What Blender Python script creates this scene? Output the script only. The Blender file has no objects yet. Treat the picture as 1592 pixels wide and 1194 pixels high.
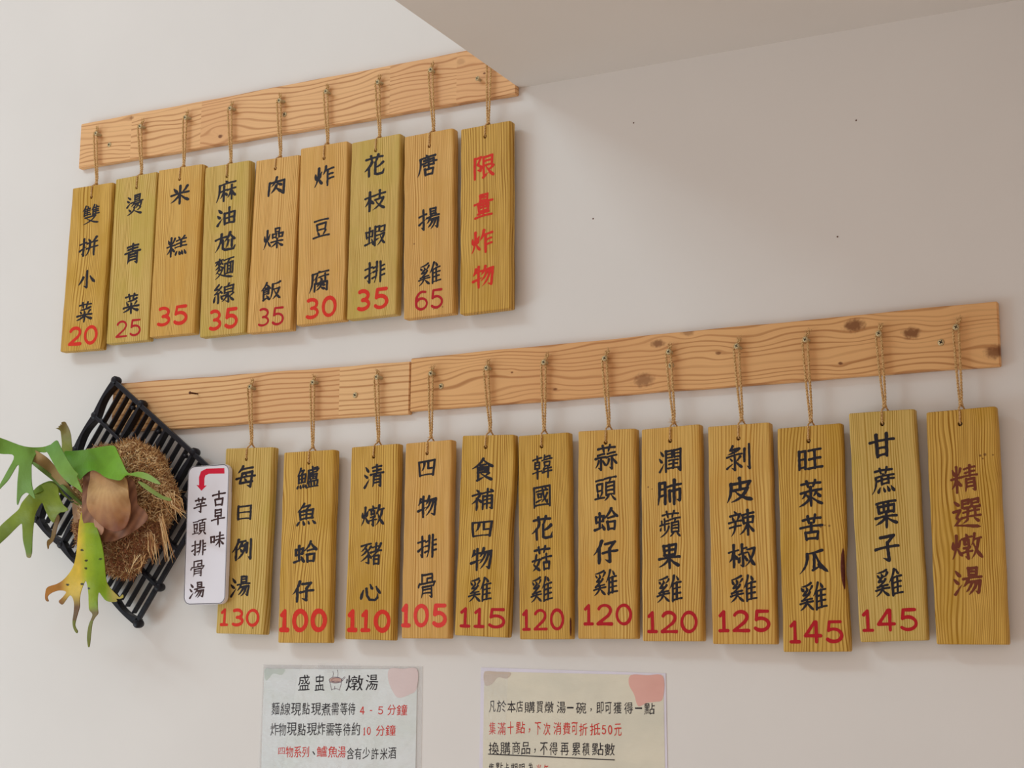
import bpy, bmesh, math, random
import numpy as np
from mathutils import Matrix, Vector

random.seed(7)
rng = np.random.default_rng(7)
S = bpy.context.scene
COL = S.collection
R_ = math.radians

# ------------------------------------------------------------------ camera
F_PX, IW, IH = 2426.94, 1592, 1194
YAW, PITCH, ROLL = -0.480647, -0.172325, 0.0092596
EYE = 1.5                                     # camera height above the floor
def cam_rot():
    cy, sy, cp, sp, cr, sr = (math.cos(YAW), math.sin(YAW), math.cos(PITCH), math.sin(PITCH), math.cos(ROLL), math.sin(ROLL))
    base = np.array([[1, 0, 0], [0, 0, -1], [0, 1, 0.]])
    rz = np.array([[cy, -sy, 0], [sy, cy, 0], [0, 0, 1]])
    rp = np.array([[1, 0, 0], [0, cp, -sp], [0, sp, cp]])
    rr = np.array([[cr, -sr, 0], [sr, cr, 0], [0, 0, 1]])
    return rr @ rp @ base @ rz
CR = cam_rot()
cd = bpy.data.cameras.new('camera'); cam = bpy.data.objects.new('camera', cd); COL.objects.link(cam)
cd.sensor_width = 36; cd.lens = F_PX / IW * 36; cd.clip_start = 0.05
m3 = Matrix((CR[0], -CR[1], -CR[2])).transposed().to_4x4()
cam.matrix_world = Matrix.Translation((0, 0, EYE)) @ m3
S.camera = cam

def bp(px, py, y):
    """a point measured in the photograph, placed in the room at distance y"""
    v = CR.T @ np.array([px - IW / 2, py - IH / 2, F_PX]); v = v * (y / v[1])
    return np.array([v[0], v[1], v[2] + EYE])

# ------------------------------------------------------------------ light
S.view_settings.view_transform = 'Standard'; S.view_settings.look = 'None'
S.view_settings.gamma = 1; S.view_settings.use_curve_mapping = False
S.view_settings.exposure = 0.07
w = bpy.data.worlds.new('room_air'); S.world = w; w.use_nodes = True
bg = w.node_tree.nodes['Background']
bg.inputs[0].default_value = (1.0, 0.84, 0.755, 1); bg.inputs[1].default_value = 0.645
def area(name, loc, target, sx, sy, power, color):
    l = bpy.data.lights.new(name, 'AREA'); l.shape = 'RECTANGLE'; l.size = sx; l.size_y = sy
    l.energy = power; l.color = color
    o = bpy.data.objects.new(name, l); COL.objects.link(o); o.location = loc
    o.rotation_euler = (Vector(target) - Vector(loc)).to_track_quat('-Z', 'Y').to_euler()
    return o
area('window_light', (-4.0, 0.2, 0.55), (-1.7, 2.0, 0.7), 1.6, 1.3, 32, (0.66, 0.88, 1.0))
area('ceiling_tube_light', (-3.9, -0.4, 4.4), (-1.2, 2.0, 1.9), 1.2, 0.10, 19, (0.70, 0.90, 1.0))
area('ceiling_tube_light', (-2.9, -0.9, 4.4), (-1.2, 2.0, 1.9), 1.2, 0.10, 19, (0.70, 0.90, 1.0))

# planes of the arrangement on the wall (distance from the camera along the wall normal)
Y_WALL, Y_RAIL, Y_TAG, T_TAG = 2.076, 2.064, 2.050, 0.0165

# ------------------------------------------------------------------ helpers
def tag(o, label=None, cat=None, group=None, kind=None):
    for k, v in (('label', label), ('category', cat), ('group', group), ('kind', kind)):
        if v: o[k] = v
    return o
def empty(name, loc, rot=(0, 0, 0)):
    o = bpy.data.objects.new(name, None); COL.objects.link(o); o.location = loc; o.rotation_euler = rot
    o.empty_display_size = 0.02
    return o
def mesh_obj(name, verts, faces, mat, parent=None, smooth=False, loc=None):
    me = bpy.data.meshes.new(name); me.from_pydata([tuple(v) for v in verts], [], faces); me.update()
    o = bpy.data.objects.new(name, me); COL.objects.link(o)
    if mat: me.materials.append(mat)
    if parent: o.parent = parent
    if loc is not None: o.location = loc
    if smooth: me.polygons.foreach_set('use_smooth', [True] * len(me.polygons))
    return o
class MB:
    def __init__(s): s.v = []; s.f = []
    def add(s, v, f):
        n = len(s.v); s.v += [tuple(a) for a in v]; s.f += [tuple(i + n for i in q) for q in f]
    def box(s, x0, x1, y0, y1, z0, z1):
        s.add([(x0,y0,z0),(x1,y0,z0),(x1,y1,z0),(x0,y1,z0),(x0,y0,z1),(x1,y0,z1),(x1,y1,z1),(x0,y1,z1)],
              [(0,3,2,1),(4,5,6,7),(0,1,5,4),(1,2,6,5),(2,3,7,6),(3,0,4,7)])
    def tube(s, pts, r, n=8, cap=True):
        pts = np.array(pts, float); k = len(pts)
        rs = np.full(k, r) if np.isscalar(r) else np.array(r, float)
        T = np.gradient(pts, axis=0); T /= np.linalg.norm(T, axis=1)[:, None] + 1e-12
        up = np.array([0, 1, 0.]) if abs(T[0][1]) < .9 else np.array([1, 0, 0.])
        U = np.cross(T[0], up); U /= np.linalg.norm(U)
        vs = []
        for i in range(k):
            U = U - T[i] * U.dot(T[i]); U /= np.linalg.norm(U) + 1e-12; V = np.cross(T[i], U)
            for j in range(n):
                a = 2 * math.pi * j / n; vs.append(pts[i] + rs[i] * (math.cos(a) * U + math.sin(a) * V))
        fs = [(i*n+j, i*n+(j+1) % n, (i+1)*n+(j+1) % n, (i+1)*n+j) for i in range(k-1) for j in range(n)]
        if cap: fs += [tuple(range(n))[::-1], tuple((k-1)*n + j for j in range(n))]
        s.add(vs, fs)
    def lathe(s, prof, n=14, M=None):
        """prof: (r, h) along local +h axis; M maps (x, y, h)"""
        vs = []; k = len(prof)
        for r, h in prof:
            for j in range(n):
                a = 2*math.pi*j/n; vs.append((r*math.cos(a), r*math.sin(a), h))
        fs = [(i*n+j, i*n+(j+1) % n, (i+1)*n+(j+1) % n, (i+1)*n+j) for i in range(k-1) for j in range(n)]
        fs += [tuple(range(n))[::-1], tuple((k-1)*n+j for j in range(n))]
        if M is not None: vs = [tuple(M @ Vector(v)) for v in vs]
        s.add(vs, fs)
    def build(s, name, mat, parent=None, smooth=False): return mesh_obj(name, s.v, s.f, mat, parent, smooth)
def vnoise(x, y, seed=0, f=1.0):
    """smooth pseudo noise in about -1..1"""
    r = np.random.default_rng(seed); o = 0
    for k in range(6):
        a = r.uniform(0, 2*math.pi); q = f * r.uniform(.6, 1.6); o = o + np.sin(q*(x*math.cos(a)+y*math.sin(a)) + r.uniform(0, 6.28))
    return o / 3.0

# ------------------------------------------------------------------ flat shapes from a field (marching squares)
def march(F, xs, ys):
    """polygons of F>0 on the grid xs, ys -> verts (x,y), faces (counter-clockwise)"""
    verts = []; faces = []; idx = {}
    ny, nx = F.shape
    def pt(j, i):
        k = (j, i)
        if k not in idx: idx[k] = len(verts); verts.append((xs[i], ys[j]))
        return idx[k]
    def ed(j0, i0, j1, i1):
        k = (j0, i0, j1, i1) if (j0, i0) < (j1, i1) else (j1, i1, j0, i0)
        if k not in idx:
            a, b = F[j0, i0], F[j1, i1]; t = min(.97, max(.03, a / (a - b)))
            idx[k] = len(verts); verts.append((xs[i0] + t*(xs[i1]-xs[i0]), ys[j0] + t*(ys[j1]-ys[j0])))
        return idx[k]
    I = F > 0
    cnt = I[:-1, :-1].astype(int) + I[1:, :-1] + I[:-1, 1:] + I[1:, 1:]
    for j, i in zip(*np.nonzero(cnt)):
        c = [(j, i), (j, i+1), (j+1, i+1), (j+1, i)]; s = [I[a] for a in c]
        if all(s): faces.append(tuple(pt(*a) for a in c)); continue
        if cnt[j, i] == 2 and s[0] == s[2]:      # saddle: two corner triangles
            for k in range(4):
                if s[k]: faces.append((pt(*c[k]), ed(*c[k], *c[(k+1) % 4]), ed(*c[k-1], *c[k])))
            continue
        poly = []
        for k in range(4):
            a, b = c[k], c[(k+1) % 4]
            if s[k]: poly.append(pt(*a))
            if s[k] != s[(k+1) % 4]: poly.append(ed(*a, *b))
        faces.append(tuple(poly))
    return verts, faces
def poly_field(P, xs, ys):
    """signed distance (positive inside) to polygon P on the grid"""
    P = np.array(P, float); X, Y = np.meshgrid(xs, ys); D = np.full(X.shape, 1e9); ins = np.zeros(X.shape, bool)
    for a, b in zip(P, np.roll(P, -1, 0)):
        d = b - a; L = d @ d + 1e-12; t = np.clip(((X-a[0])*d[0] + (Y-a[1])*d[1]) / L, 0, 1)
        D = np.minimum(D, np.hypot(X-a[0]-t*d[0], Y-a[1]-t*d[1]))
        if a[1] != b[1]:
            c = ((a[1] > Y) != (b[1] > Y)) & (X < (b[0]-a[0])*(Y-a[1])/(b[1]-a[1]) + a[0]); ins ^= c
    return np.where(ins, D, -D)
def line_field(lines, xs, ys):
    X, Y = np.meshgrid(xs, ys); D = np.full(X.shape, 1e9)
    for P in lines:
        P = np.array(P, float)
        for a, b in zip(P[:-1], P[1:]):
            d = b - a; L = d @ d + 1e-12; t = np.clip(((X-a[0])*d[0] + (Y-a[1])*d[1]) / L, 0, 1)
            D = np.minimum(D, np.hypot(X-a[0]-t*d[0], Y-a[1]-t*d[1]))
    return D
def smooth_poly(P, n=8):
    """closed Catmull-Rom through P"""
    P = np.array(P, float); out = []
    for i in range(len(P)):
        p0, p1, p2, p3 = P[i-1], P[i], P[(i+1) % len(P)], P[(i+2) % len(P)]
        for t in np.linspace(0, 1, n, endpoint=False):
            out.append(.5*((2*p1) + (p2-p0)*t + (2*p0-5*p1+4*p2-p3)*t*t + (3*p1-p0-3*p2+p3)*t**3))
    return np.array(out)

# ------------------------------------------------------------------ lettering
_mask = {}
def glyph_masks(chars, res=200):
    """rasterise each character of the built-in font once"""
    objs = {}
    for ch in sorted(set(chars)):
        cu = bpy.data.curves.new('g', 'FONT'); cu.body = ch; cu.resolution_u = 3
        o = bpy.data.objects.new('g', cu); COL.objects.link(o); objs[ch] = o
    dg = bpy.context.evaluated_depsgraph_get(); dg.update()
    for ch, o in objs.items():
        ev = o.evaluated_get(dg); me = ev.to_mesh(); me.calc_loop_triangles()
        V = np.array([v.co[:2] for v in me.vertices]); T = [tuple(t.vertices) for t in me.loop_triangles]
        lo, hi = V.min(0), V.max(0); sc = (hi - lo); sc[sc < 1e-6] = 1e-6
        asp = sc[0] / sc[1]; nx = int(res if asp >= 1 else max(24, res*asp)); ny = int(res if asp < 1 else max(24, res/asp))
        M = np.zeros((ny, nx), bool); Q = (V - lo) / sc * [nx, ny]
        for t in T:
            a, b, c = Q[t[0]], Q[t[1]], Q[t[2]]
            x0, x1 = int(max(0, min(a[0], b[0], c[0])-1)), int(min(nx, max(a[0], b[0], c[0])+2))
            y0, y1 = int(max(0, min(a[1], b[1], c[1])-1)), int(min(ny, max(a[1], b[1], c[1])+2))
            X, Y = np.meshgrid(np.arange(x0, x1)+.5, np.arange(y0, y1)+.5)
            def e(p, q): return (q[0]-p[0])*(Y-p[1]) - (q[1]-p[1])*(X-p[0])
            e0, e1, e2 = e(a, b), e(b, c), e(c, a)
            M[y0:y1, x0:x1] |= ((e0 >= 0) & (e1 >= 0) & (e2 >= 0)) | ((e0 <= 0) & (e1 <= 0) & (e2 <= 0))
        _mask[ch] = M; ev.to_mesh_clear()
    for o in objs.values():
        cu = o.data; bpy.data.objects.remove(o); bpy.data.curves.remove(cu)
def blur(A, s):
    k = np.arange(-int(3*s)-1, int(3*s)+2); g = np.exp(-k*k/(2*s*s)); g /= g.sum()
    A = np.apply_along_axis(lambda r: np.convolve(r, g, 'same'), 0, A)
    return np.apply_along_axis(lambda r: np.convolve(r, g, 'same'), 1, A)
def glyph_shape(ch, seed, bold=1.62, n=74, slope=.07, wob=.012, sig=.018):
    """brushed outline of one character in the unit box"""
    M = _mask[ch]; ny, nx = M.shape; pad = 26
    A = np.pad(M.astype(float), pad); H, W = A.shape
    X, Y = np.meshgrid((np.arange(W)-pad+.5)/nx, (np.arange(H)-pad+.5)/ny)
    wx = X + wob*vnoise(X, Y, seed, 7); wy = Y - slope*(X-.5) + wob*vnoise(X, Y, seed+1, 7)
    xi = np.clip((wx*nx+pad).astype(int), 0, W-1); yi = np.clip((wy*ny+pad).astype(int), 0, H-1)
    B = blur(A[yi, xi], max(1.2, sig*max(nx, ny)))
    goal = min(bold*M.mean(), .60 if bold > 1.1 else 1) * nx * ny
    lo, hi = .03, .75
    for _ in range(16):
        t = (lo+hi)/2
        if (B > t).sum() > goal: lo = t
        else: hi = t
    b2 = blur(B, 2.0); gy_, gx_ = np.gradient(b2); sg = .035*max(nx, ny); gx_ *= nx; gy_ *= ny
    Jx, Jy, Jq = blur(gx_*gx_, sg), blur(gy_*gy_, sg), blur(gx_*gy_, sg); Jn = Jx + Jy + 1e-3*(Jx+Jy).max()
    press = (.26*(Jx-Jy) + .22*2*Jq)/Jn if bold > 1.4 else 0      # a brush presses harder on downstrokes
    th = t * (1 - press + (.28 if bold > 1.1 else 0)*vnoise(X, Y, seed+2, 11))
    G = B - th
    st = max(1, max(nx, ny)/n); gx = np.arange(0, W-1, st); gy = np.arange(0, H-1, st)
    Fi = G[np.ix_(gy.astype(int), gx.astype(int))]
    v, f = march(Fi, gx, gy); v = np.array(v)
    lo, hi = v.min(0), v.max(0)
    return (v - lo) / (hi - lo), f
DIG = {}
def arc(cx, cy, rx, ry, a0, a1, n=18): return [(cx+rx*math.cos(R_(a)), cy+ry*math.sin(R_(a))) for a in np.linspace(a0, a1, n)]
DIG['0'] = [arc(.5, .5, .5, .5, 0, 360, 32)]
DIG['1'] = [[(.08, .80), (.5, 1), (.5, 0)], [(.04, 0), (.96, 0)]]
DIG['2'] = [arc(.48, .72, .44, .28, 160, -20) + [(.75, .45), (0, 0), (1, 0)]]
DIG['3'] = [arc(.45, .75, .45, .25, 125, -90), arc(.45, .26, .52, .26, 85, -130)]
DIG['4'] = [[(.72, 0), (.72, 1), (.62, 1), (0, .30), (1, .30)]]
DIG['5'] = [[(.92, 1), (.2, 1), (.13, .56)] + arc(.46, .32, .52, .32, 125, -140)]
DIG['6'] = [[(.86, .97), (.62, 1)] + arc(.62, .45, .62, .55, 100, 180) + [(0, .33)], arc(.5, .31, .5, .31, 0, 360, 30)]
DIG['-'] = [[(0, .45), (1, .45)]]
def number_shape(txt, w, h, r, each=False):
    """digits as round-ended strokes in a w x h box, stroke radius r"""
    n = len(txt); gap = .12*h; wd = [.66 if c == '1' else 1.0 for c in txt]
    u = (w - gap*(n-1)) / sum(wd); x = 0; L = []
    for c, k in zip(txt, wd):
        cw = u*k
        L += [[[(x + r + p[0]*(cw-2*r), r + p[1]*(h-2*r)) for p in s] for s in DIG[c]]]; x += cw + gap
    st = h/42; xs = np.arange(-2*st, w+3*st, st); ys = np.arange(-2*st, h+3*st, st)
    X, Y = np.meshgrid(xs, ys); N = r*(1+.12*vnoise(X/h, Y/h, int(w*1e6) % 97, 6))
    if each: return [march(N - line_field(l, xs, ys), xs, ys) for l in L]
    return march(N - line_field([q for l in L for q in l], xs, ys), xs, ys)

# brush strokes of the painted characters on a 100 x 100 square, y down
# h across, v down, p sweep left (tapers), n sweep right (swells), d dot, t flick up, b bent, g bent with a hook, =part x0 y0 x1 y1
PARTS = {
'口': 'v 10,12 18,92;b 10,14 90,8 82,90;h 18,86 82,84',
'日': 'v 14,5 15,98;b 14,8 86,4 85,97;h 16,49 84,47;h 16,92 84,90',
'月': 'p 24,5 25,60 6,98;g 24,6 84,3 84,96 66,88;h 26,34 82,32;h 26,62 82,60',
'艹': 'h 4,50 96,42;v 30,6 36,90;v 70,2 61,88',
'氵': 'd 26,4 78,26;d 8,38 58,56;t 14,98 90,60',
'火l': 'd 12,30 22,58;d 84,22 62,52;p 48,2 52,62 4,98;d 54,58 94,86',
'火': 'd 15,28 26,54;p 88,18 80,38 68,52;p 50,0 52,62 4,98;n 51,48 66,80 99,97',
'灬': 'd 14,20 2,92;d 34,20 42,88;d 60,16 68,84;d 82,10 99,86',
'米l': 'd 16,12 36,34;p 90,6 78,26 64,36;h 2,48 98,40;v 50,0 50,99;p 48,48 36,70 3,84;d 58,52 92,76',
'米': 'd 18,12 36,34;p 88,6 76,26 62,36;h 4,48 96,41;v 50,0 50,99;p 48,48 34,72 2,88;n 53,48 70,72 100,87',
'木l': 'h 2,32 98,24;v 52,0 52,99;p 50,32 38,60 2,76;d 60,42 94,64',
'木': 'h 2,32 98,24;v 50,0 50,99;p 48,32 34,62 0,80;n 53,32 70,62 100,80',
'虫': 'v 12,24 18,58;b 12,26 88,18 80,52;h 18,56 82,49;v 48,2 50,88;t 3,95 94,80;d 74,66 97,98',
'隹': 'p 38,0 30,26 2,48;v 26,34 26,99;d 58,2 72,18;h 28,32 94,25;h 28,52 90,46;h 28,72 90,66;h 26,94 100,88;v 61,28 61,92',
'頁': 'h 2,8 98,3;p 54,8 48,18 40,24;v 18,26 18,78;b 18,27 84,23 84,77;h 20,43 82,40;h 20,60 82,57;h 18,76 84,74;p 36,80 26,92 2,100;d 64,80 98,100',
'豆': 'h 8,8 92,4;v 22,26 26,58;b 22,27 80,22 75,55;h 26,58 76,54;d 28,66 38,84;p 76,62 72,74 62,84;h 0,95 100,90',
'魚': 'p 36,0 28,20 3,36;b 32,14 68,9 48,30;v 15,35 18,74;b 15,36 86,30 82,70;h 20,53 82,50;h 18,73 83,70;v 50,33 50,71;=灬 0 78 100 100',
'扌': 'h 3,30 95,23;g 56,0 58,96 30,84;t 2,68 95,46',
'亻': 'p 88,0 66,34 3,60;v 58,36 58,100',
'女': 'p 46,0 36,40 14,60;d 14,58 82,97;p 80,30 70,72 6,98;h 0,38 100,29',
'古': 'h 0,24 100,16;v 50,0 50,50;=口 14 46 88 100',
'刂': 'v 20,18 20,66;g 84,0 84,97 50,86',
'攵': 'p 40,0 32,24 4,46;h 30,24 96,17;p 76,22 64,68 2,99;n 24,38 56,76 100,97',
'享': 'd 44,0 56,12;h 2,20 98,14;=口 24 22 76 46;b 22,56 80,51 54,66;g 54,64 56,98 32,88;h 0,75 100,68',
'飠': 'p 54,0 42,24 2,44;d 56,8 96,34;h 40,33 70,29;b 28,42 80,39 78,64;h 30,53 76,51;h 30,65 78,62;v 28,42 28,95;t 28,98 88,78;d 60,74 94,98',
'反': 'p 92,0 60,10 14,12;p 18,11 20,64 0,99;b 28,42 84,36;p 84,36 70,78 20,99;n 34,46 60,82 100,98',
'昜': '=日 22 0 82 31;h 0,42 100,37;p 28,42 22,58 0,70;g 26,54 94,50 84,95 66,88;p 50,54 40,76 12,92;p 72,54 64,82 32,99',
'青': 'h 16,12 86,6;h 20,27 82,22;v 50,0 50,40;h 0,43 100,36;p 26,51 27,82 18,99;g 26,53 80,49 80,97 64,90;h 28,67 78,65;h 28,81 78,79',
'王': 'h 8,10 94,5;h 12,50 88,45;h 0,94 100,89;v 50,8 50,92',
}
KAI = {
'雙': '=隹 2 0 49 54;=隹 51 0 99 54;b 20,63 80,57;p 80,57 64,86 10,100;n 26,66 55,90 100,99',
'拼': '=扌 0 0 38 100;d 48,4 56,18;p 90,0 84,12 72,22;h 42,29 96,22;h 38,59 100,52;p 57,27 58,74 38,99;v 81,25 81,100',
'小': 'g 50,0 52,96 30,84;p 26,34 20,58 0,76;d 70,32 98,68',
'菜': '=艹 10 0 92 28;p 86,27 60,36 18,37;d 20,44 30,56;d 47,43 54,54;p 86,42 80,50 70,57;=木 0 54 100 100',
'燙': '=氵 0 2 30 58;=日 44 0 86 26;h 32,37 98,32;p 48,36 42,50 30,58;g 46,45 92,41 86,63 74,58;p 62,45 54,58 42,64;p 76,45 70,60 56,68;=火 2 60 100 100',
'青': '=青 0 0 100 100', '米': '=米 0 0 100 100',
'糕': '=米l 0 2 42 99;d 56,2 63,12;p 88,0 82,8 74,14;h 48,21 96,15;h 50,38 93,33;h 42,56 100,50;v 71,18 71,54;=灬 44 70 100 98',
'麻': 'd 48,0 57,10;h 14,19 97,12;p 16,19 20,64 0,99;=木l 20 28 58 99;=木 58 26 100 99',
'油': '=氵 0 2 30 100;v 40,34 42,97;b 40,35 94,30 91,95;v 66,2 66,92;h 42,63 91,60;h 42,93 91,91',
'尬': 'h 2,32 54,23;p 31,4 30,64 0,96;g 36,40 38,82 50,92 92,92 98,74;p 73,4 64,32 44,48;n 73,6 84,30 100,42;p 65,42 64,66 54,80;v 83,42 83,82',
'麵': 'h 2,11 44,5;v 23,0 23,46;p 13,15 10,24 1,31;d 14,19 20,28;p 35,12 32,22 25,29;d 35,17 44,28;p 22,33 14,44 1,50;d 25,34 46,46;p 24,46 18,60 3,72;b 20,56 40,51;p 40,51 32,80 2,96;n 12,62 36,86 100,97;h 50,10 100,4;p 77,10 74,16 68,22;v 53,26 55,79;b 53,27 98,22 96,77;v 68,26 68,76;v 83,24 83,76;h 68,43 83,41;h 68,57 83,55;h 55,78 96,75',
'線': 'b 25,0 6,23 27,22;p 37,12 24,32 5,46;h 6,47 37,40;d 30,31 43,46;v 22,46 22,97;d 8,58 1,88;d 34,56 43,78;p 76,0 72,8 66,14;v 52,16 54,48;b 52,17 97,12 94,46;h 55,32 94,29;h 54,48 94,45;g 73,48 74,97 59,88;b 46,62 67,58;p 67,58 60,80 41,91;p 97,53 89,63 78,68;n 75,62 84,82 100,94',
'肉': 'v 12,26 9,99;g 12,28 92,20 92,96 74,88;p 51,0 46,30 22,49;n 48,25 62,37 78,46;p 50,45 44,68 22,84;n 48,57 62,71 78,81',
'燥': '=火l 0 4 37 99;=口 55 0 83 23;=口 42 27 67 51;=口 73 25 100 49;=木 38 54 100 100',
'飯': '=飠 0 0 48 100;=反 48 2 100 99',
'炸': '=火l 0 2 43 99;p 60,0 57,24 42,42;h 58,21 100,14;v 69,20 69,100;h 70,45 96,40;h 70,67 98,62',
'豆': '=豆 0 0 100 100',
'腐': 'd 46,0 55,8;h 12,15 98,8;p 14,15 20,64 0,100;p 41,19 36,32 22,43;v 34,34 34,56;h 48,31 98,26;g 82,17 82,56 68,50;d 58,37 65,47;v 28,62 26,99;g 28,63 93,58 93,98 80,92;p 59,52 54,66 38,76;d 59,66 79,75;p 59,74 54,85 38,93;d 59,82 79,91',
'花': '=艹 8 0 95 31;=亻 2 34 43 100;p 94,42 80,56 57,64;g 57,34 57,92 68,97 95,94 100,74',
'枝': '=木l 0 0 44 100;h 46,23 100,16;v 72,0 72,43;b 50,47 91,40;p 91,40 78,80 36,99;n 54,52 72,82 100,98',
'蝦': '=虫 0 4 44 95;v 50,4 50,100;b 50,8 71,4 71,30;h 51,31 71,28;h 52,51 71,47;t 50,73 74,64;b 78,8 98,4 98,30;h 79,33 98,30;b 75,47 96,42;p 96,42 89,76 62,99;n 76,54 86,82 100,97',
'排': '=扌 0 0 40 100;p 61,0 63,70 48,100;h 44,27 61,22;h 44,49 61,45;t 39,76 62,66;v 80,0 80,100;h 82,25 99,20;h 82,47 99,42;h 82,71 100,66',
'唐': 'd 46,0 57,10;h 14,19 96,12;p 16,19 20,66 0,99;b 34,28 86,24 86,51;h 26,41 100,36;h 34,53 86,50;v 59,17 59,68;=口 34 66 88 100',
'揚': '=扌 0 0 38 100;=昜 38 0 100 100',
'雞': 'p 42,0 28,9 4,11;d 6,16 13,27;d 23,14 28,25;p 46,10 42,20 34,26;b 26,26 12,43 32,42;p 37,33 26,52 6,62;h 6,64 44,57;h 0,75 49,67;p 26,60 26,82 0,99;d 28,75 48,97;=隹 50 0 100 100',
'限': 'v 6,4 6,100;b 6,6 35,1 19,33;g 19,33 36,46 32,66 15,58;b 48,6 90,1 88,44;h 50,25 88,22;h 50,46 88,43;v 48,6 48,92;t 48,97 74,78;p 95,51 86,61 72,67;n 62,50 76,78 100,98',
'量': '=日 22 0 80 29;h 0,39 100,32;v 22,46 25,75;b 22,47 79,43 76,72;h 25,60 76,57;h 25,74 76,71;v 50,44 50,95;h 20,85 80,80;h 4,99 96,94',
'物': 'p 14,8 11,26 0,40;h 11,28 44,21;v 28,0 28,100;t 0,68 46,52;p 60,0 56,24 41,40;g 56,20 98,13 90,94 72,85;p 69,21 62,50 39,69;p 85,19 78,66 45,95',
'每': 'p 34,0 28,16 8,30;h 28,15 86,8;b 32,32 20,80 88,75;g 32,34 86,28 77,98 60,89;d 50,37 57,49;d 46,58 53,71;h 0,57 100,49',
'日': '=日 0 0 100 100',
'例': '=亻 0 0 36 100;h 32,15 68,8;p 49,14 44,36 29,50;b 46,32 68,28;p 68,28 62,76 26,98;d 41,46 52,59;=刂 70 2 100 100',
'湯': '=氵 0 4 32 100;=昜 36 0 100 100',
'鱸': '=魚 0 2 47 100;v 73,0 73,14;h 74,8 96,4;b 54,17 99,12 94,22;p 54,17 56,64 44,92;h 62,29 92,24;v 75,18 75,33;v 62,38 63,60;b 62,39 92,36 91,58;v 76,38 76,58;h 63,49 91,47;h 63,60 91,57;v 56,70 58,95;b 56,71 97,67 95,93;v 69,70 69,94;v 82,69 82,93;h 46,98 100,95',
'魚': '=魚 0 0 100 100',
'蛤': '=虫 0 14 43 94;p 70,0 62,26 37,46;n 70,2 84,27 100,41;h 58,41 84,37;=口 52 54 92 97',
'仔': '=亻 0 0 40 100;b 48,14 90,9 68,36;g 68,34 70,97 48,86;h 40,55 100,48',
'清': '=氵 0 2 30 100;=青 34 0 100 100',
'燉': '=火l 0 4 35 97;=享 34 0 67 100;=攵 63 2 100 100',
'豬': 'h 2,11 48,4;p 28,10 20,26 1,37;g 22,24 38,44 38,92 24,88;p 28,36 18,48 1,56;p 36,54 22,70 1,82;p 48,18 42,30 32,37;d 38,46 52,70;h 58,21 92,15;v 74,2 74,43;h 50,45 100,38;p 98,6 84,48 46,70;=日 60 58 94 100',
'心': 'd 14,38 3,84;g 28,30 32,66 46,90 74,92 84,84 86,60;d 46,10 59,34;d 77,22 99,58',
'四': 'v 8,10 14,97;b 8,12 95,5 87,95;p 38,12 40,46 24,64;b 60,11 60,52 79,52;h 14,92 88,88',
'骨': 'v 24,2 24,35;b 24,4 80,0 80,35;b 76,18 53,20 53,34;d 11,36 4,56;b 11,41 95,34 86,50;p 28,52 29,84 22,100;g 28,53 78,49 78,97 63,91;h 30,67 76,65;h 30,81 76,79',
'食': 'p 50,0 38,24 0,42;n 50,2 70,27 100,41;h 38,29 64,26;b 27,41 76,37 74,62;h 29,51 73,49;h 28,63 74,61;v 27,41 27,95;t 27,98 60,80;p 80,66 72,74 62,79;n 44,68 66,86 97,99',
'補': 'd 22,0 33,12;b 2,27 40,20;p 40,20 30,48 0,70;v 24,44 24,100;d 30,46 46,64;h 46,21 98,14;v 52,34 52,99;g 52,36 97,32 97,97 83,90;v 73,0 73,96;h 54,55 95,51;h 54,74 95,70;d 86,1 97,10',
'韓': 'h 0,14 46,8;v 23,0 23,26;=日 8 25 40 57;h 0,75 47,68;v 23,58 23,100;v 63,0 58,20;b 63,8 92,4 90,18;h 49,21 100,16;=口 57 26 93 50;h 55,62 98,57;v 60,60 58,76;h 49,76 100,70;v 79,50 79,100',
'國': 'v 6,6 8,99;b 6,8 95,2 94,98;h 8,94 94,92;h 20,27 82,21;=口 25 35 50 57;t 20,75 54,65;g 54,13 60,52 78,82 83,66;p 78,38 70,60 48,78;d 66,11 75,19',
'菇': '=艹 8 0 95 29;=女 0 34 47 100;=古 50 34 100 99',
'蒜': '=艹 8 0 95 28;h 10,39 41,35;h 0,54 47,48;g 25,53 25,98 13,91;p 14,62 11,78 0,90;d 34,62 48,82;h 58,37 92,33;h 52,52 100,46;g 77,51 77,98 64,91;p 64,60 60,76 49,87;d 84,60 100,80',
'頭': '=豆 0 8 43 96;=頁 43 0 100 100',
'潤': '=氵 0 2 25 99;v 32,6 32,99;b 32,8 59,4 59,38;h 33,23 58,20;h 33,38 58,36;v 70,4 70,37;g 70,6 99,2 99,97 86,90;h 71,20 98,18;h 71,36 98,34;=王 42 46 90 89',
'肺': '=月 0 2 39 100;h 44,25 100,18;v 72,0 72,100;v 52,43 52,88;g 52,45 96,40 96,86 83,81',
'蘋': '=艹 8 0 95 25;v 22,28 22,49;h 24,39 42,35;v 9,36 9,51;h 0,53 47,47;v 24,54 24,73;d 8,61 3,73;p 44,59 36,86 2,100;=頁 49 27 100 100',
'果': 'v 22,4 26,46;b 22,6 82,1 78,44;h 25,26 80,22;h 26,46 78,43;v 51,4 51,100;h 0,61 100,54;p 49,60 34,82 0,94;n 54,60 70,82 100,93',
'剝': 'b 24,0 16,17 52,13;p 52,13 36,27 2,34;d 22,22 34,29;h 0,44 62,36;g 32,38 33,98 19,90;d 13,50 22,61;t 0,90 25,72;p 56,46 48,57 40,63;n 36,62 46,78 62,90;=刂 66 0 100 100',
'皮': 'p 16,24 20,70 0,100;b 16,25 91,17 80,34;v 52,0 52,52;b 26,53 79,46;p 79,46 64,86 16,100;n 34,58 60,86 100,98',
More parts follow.
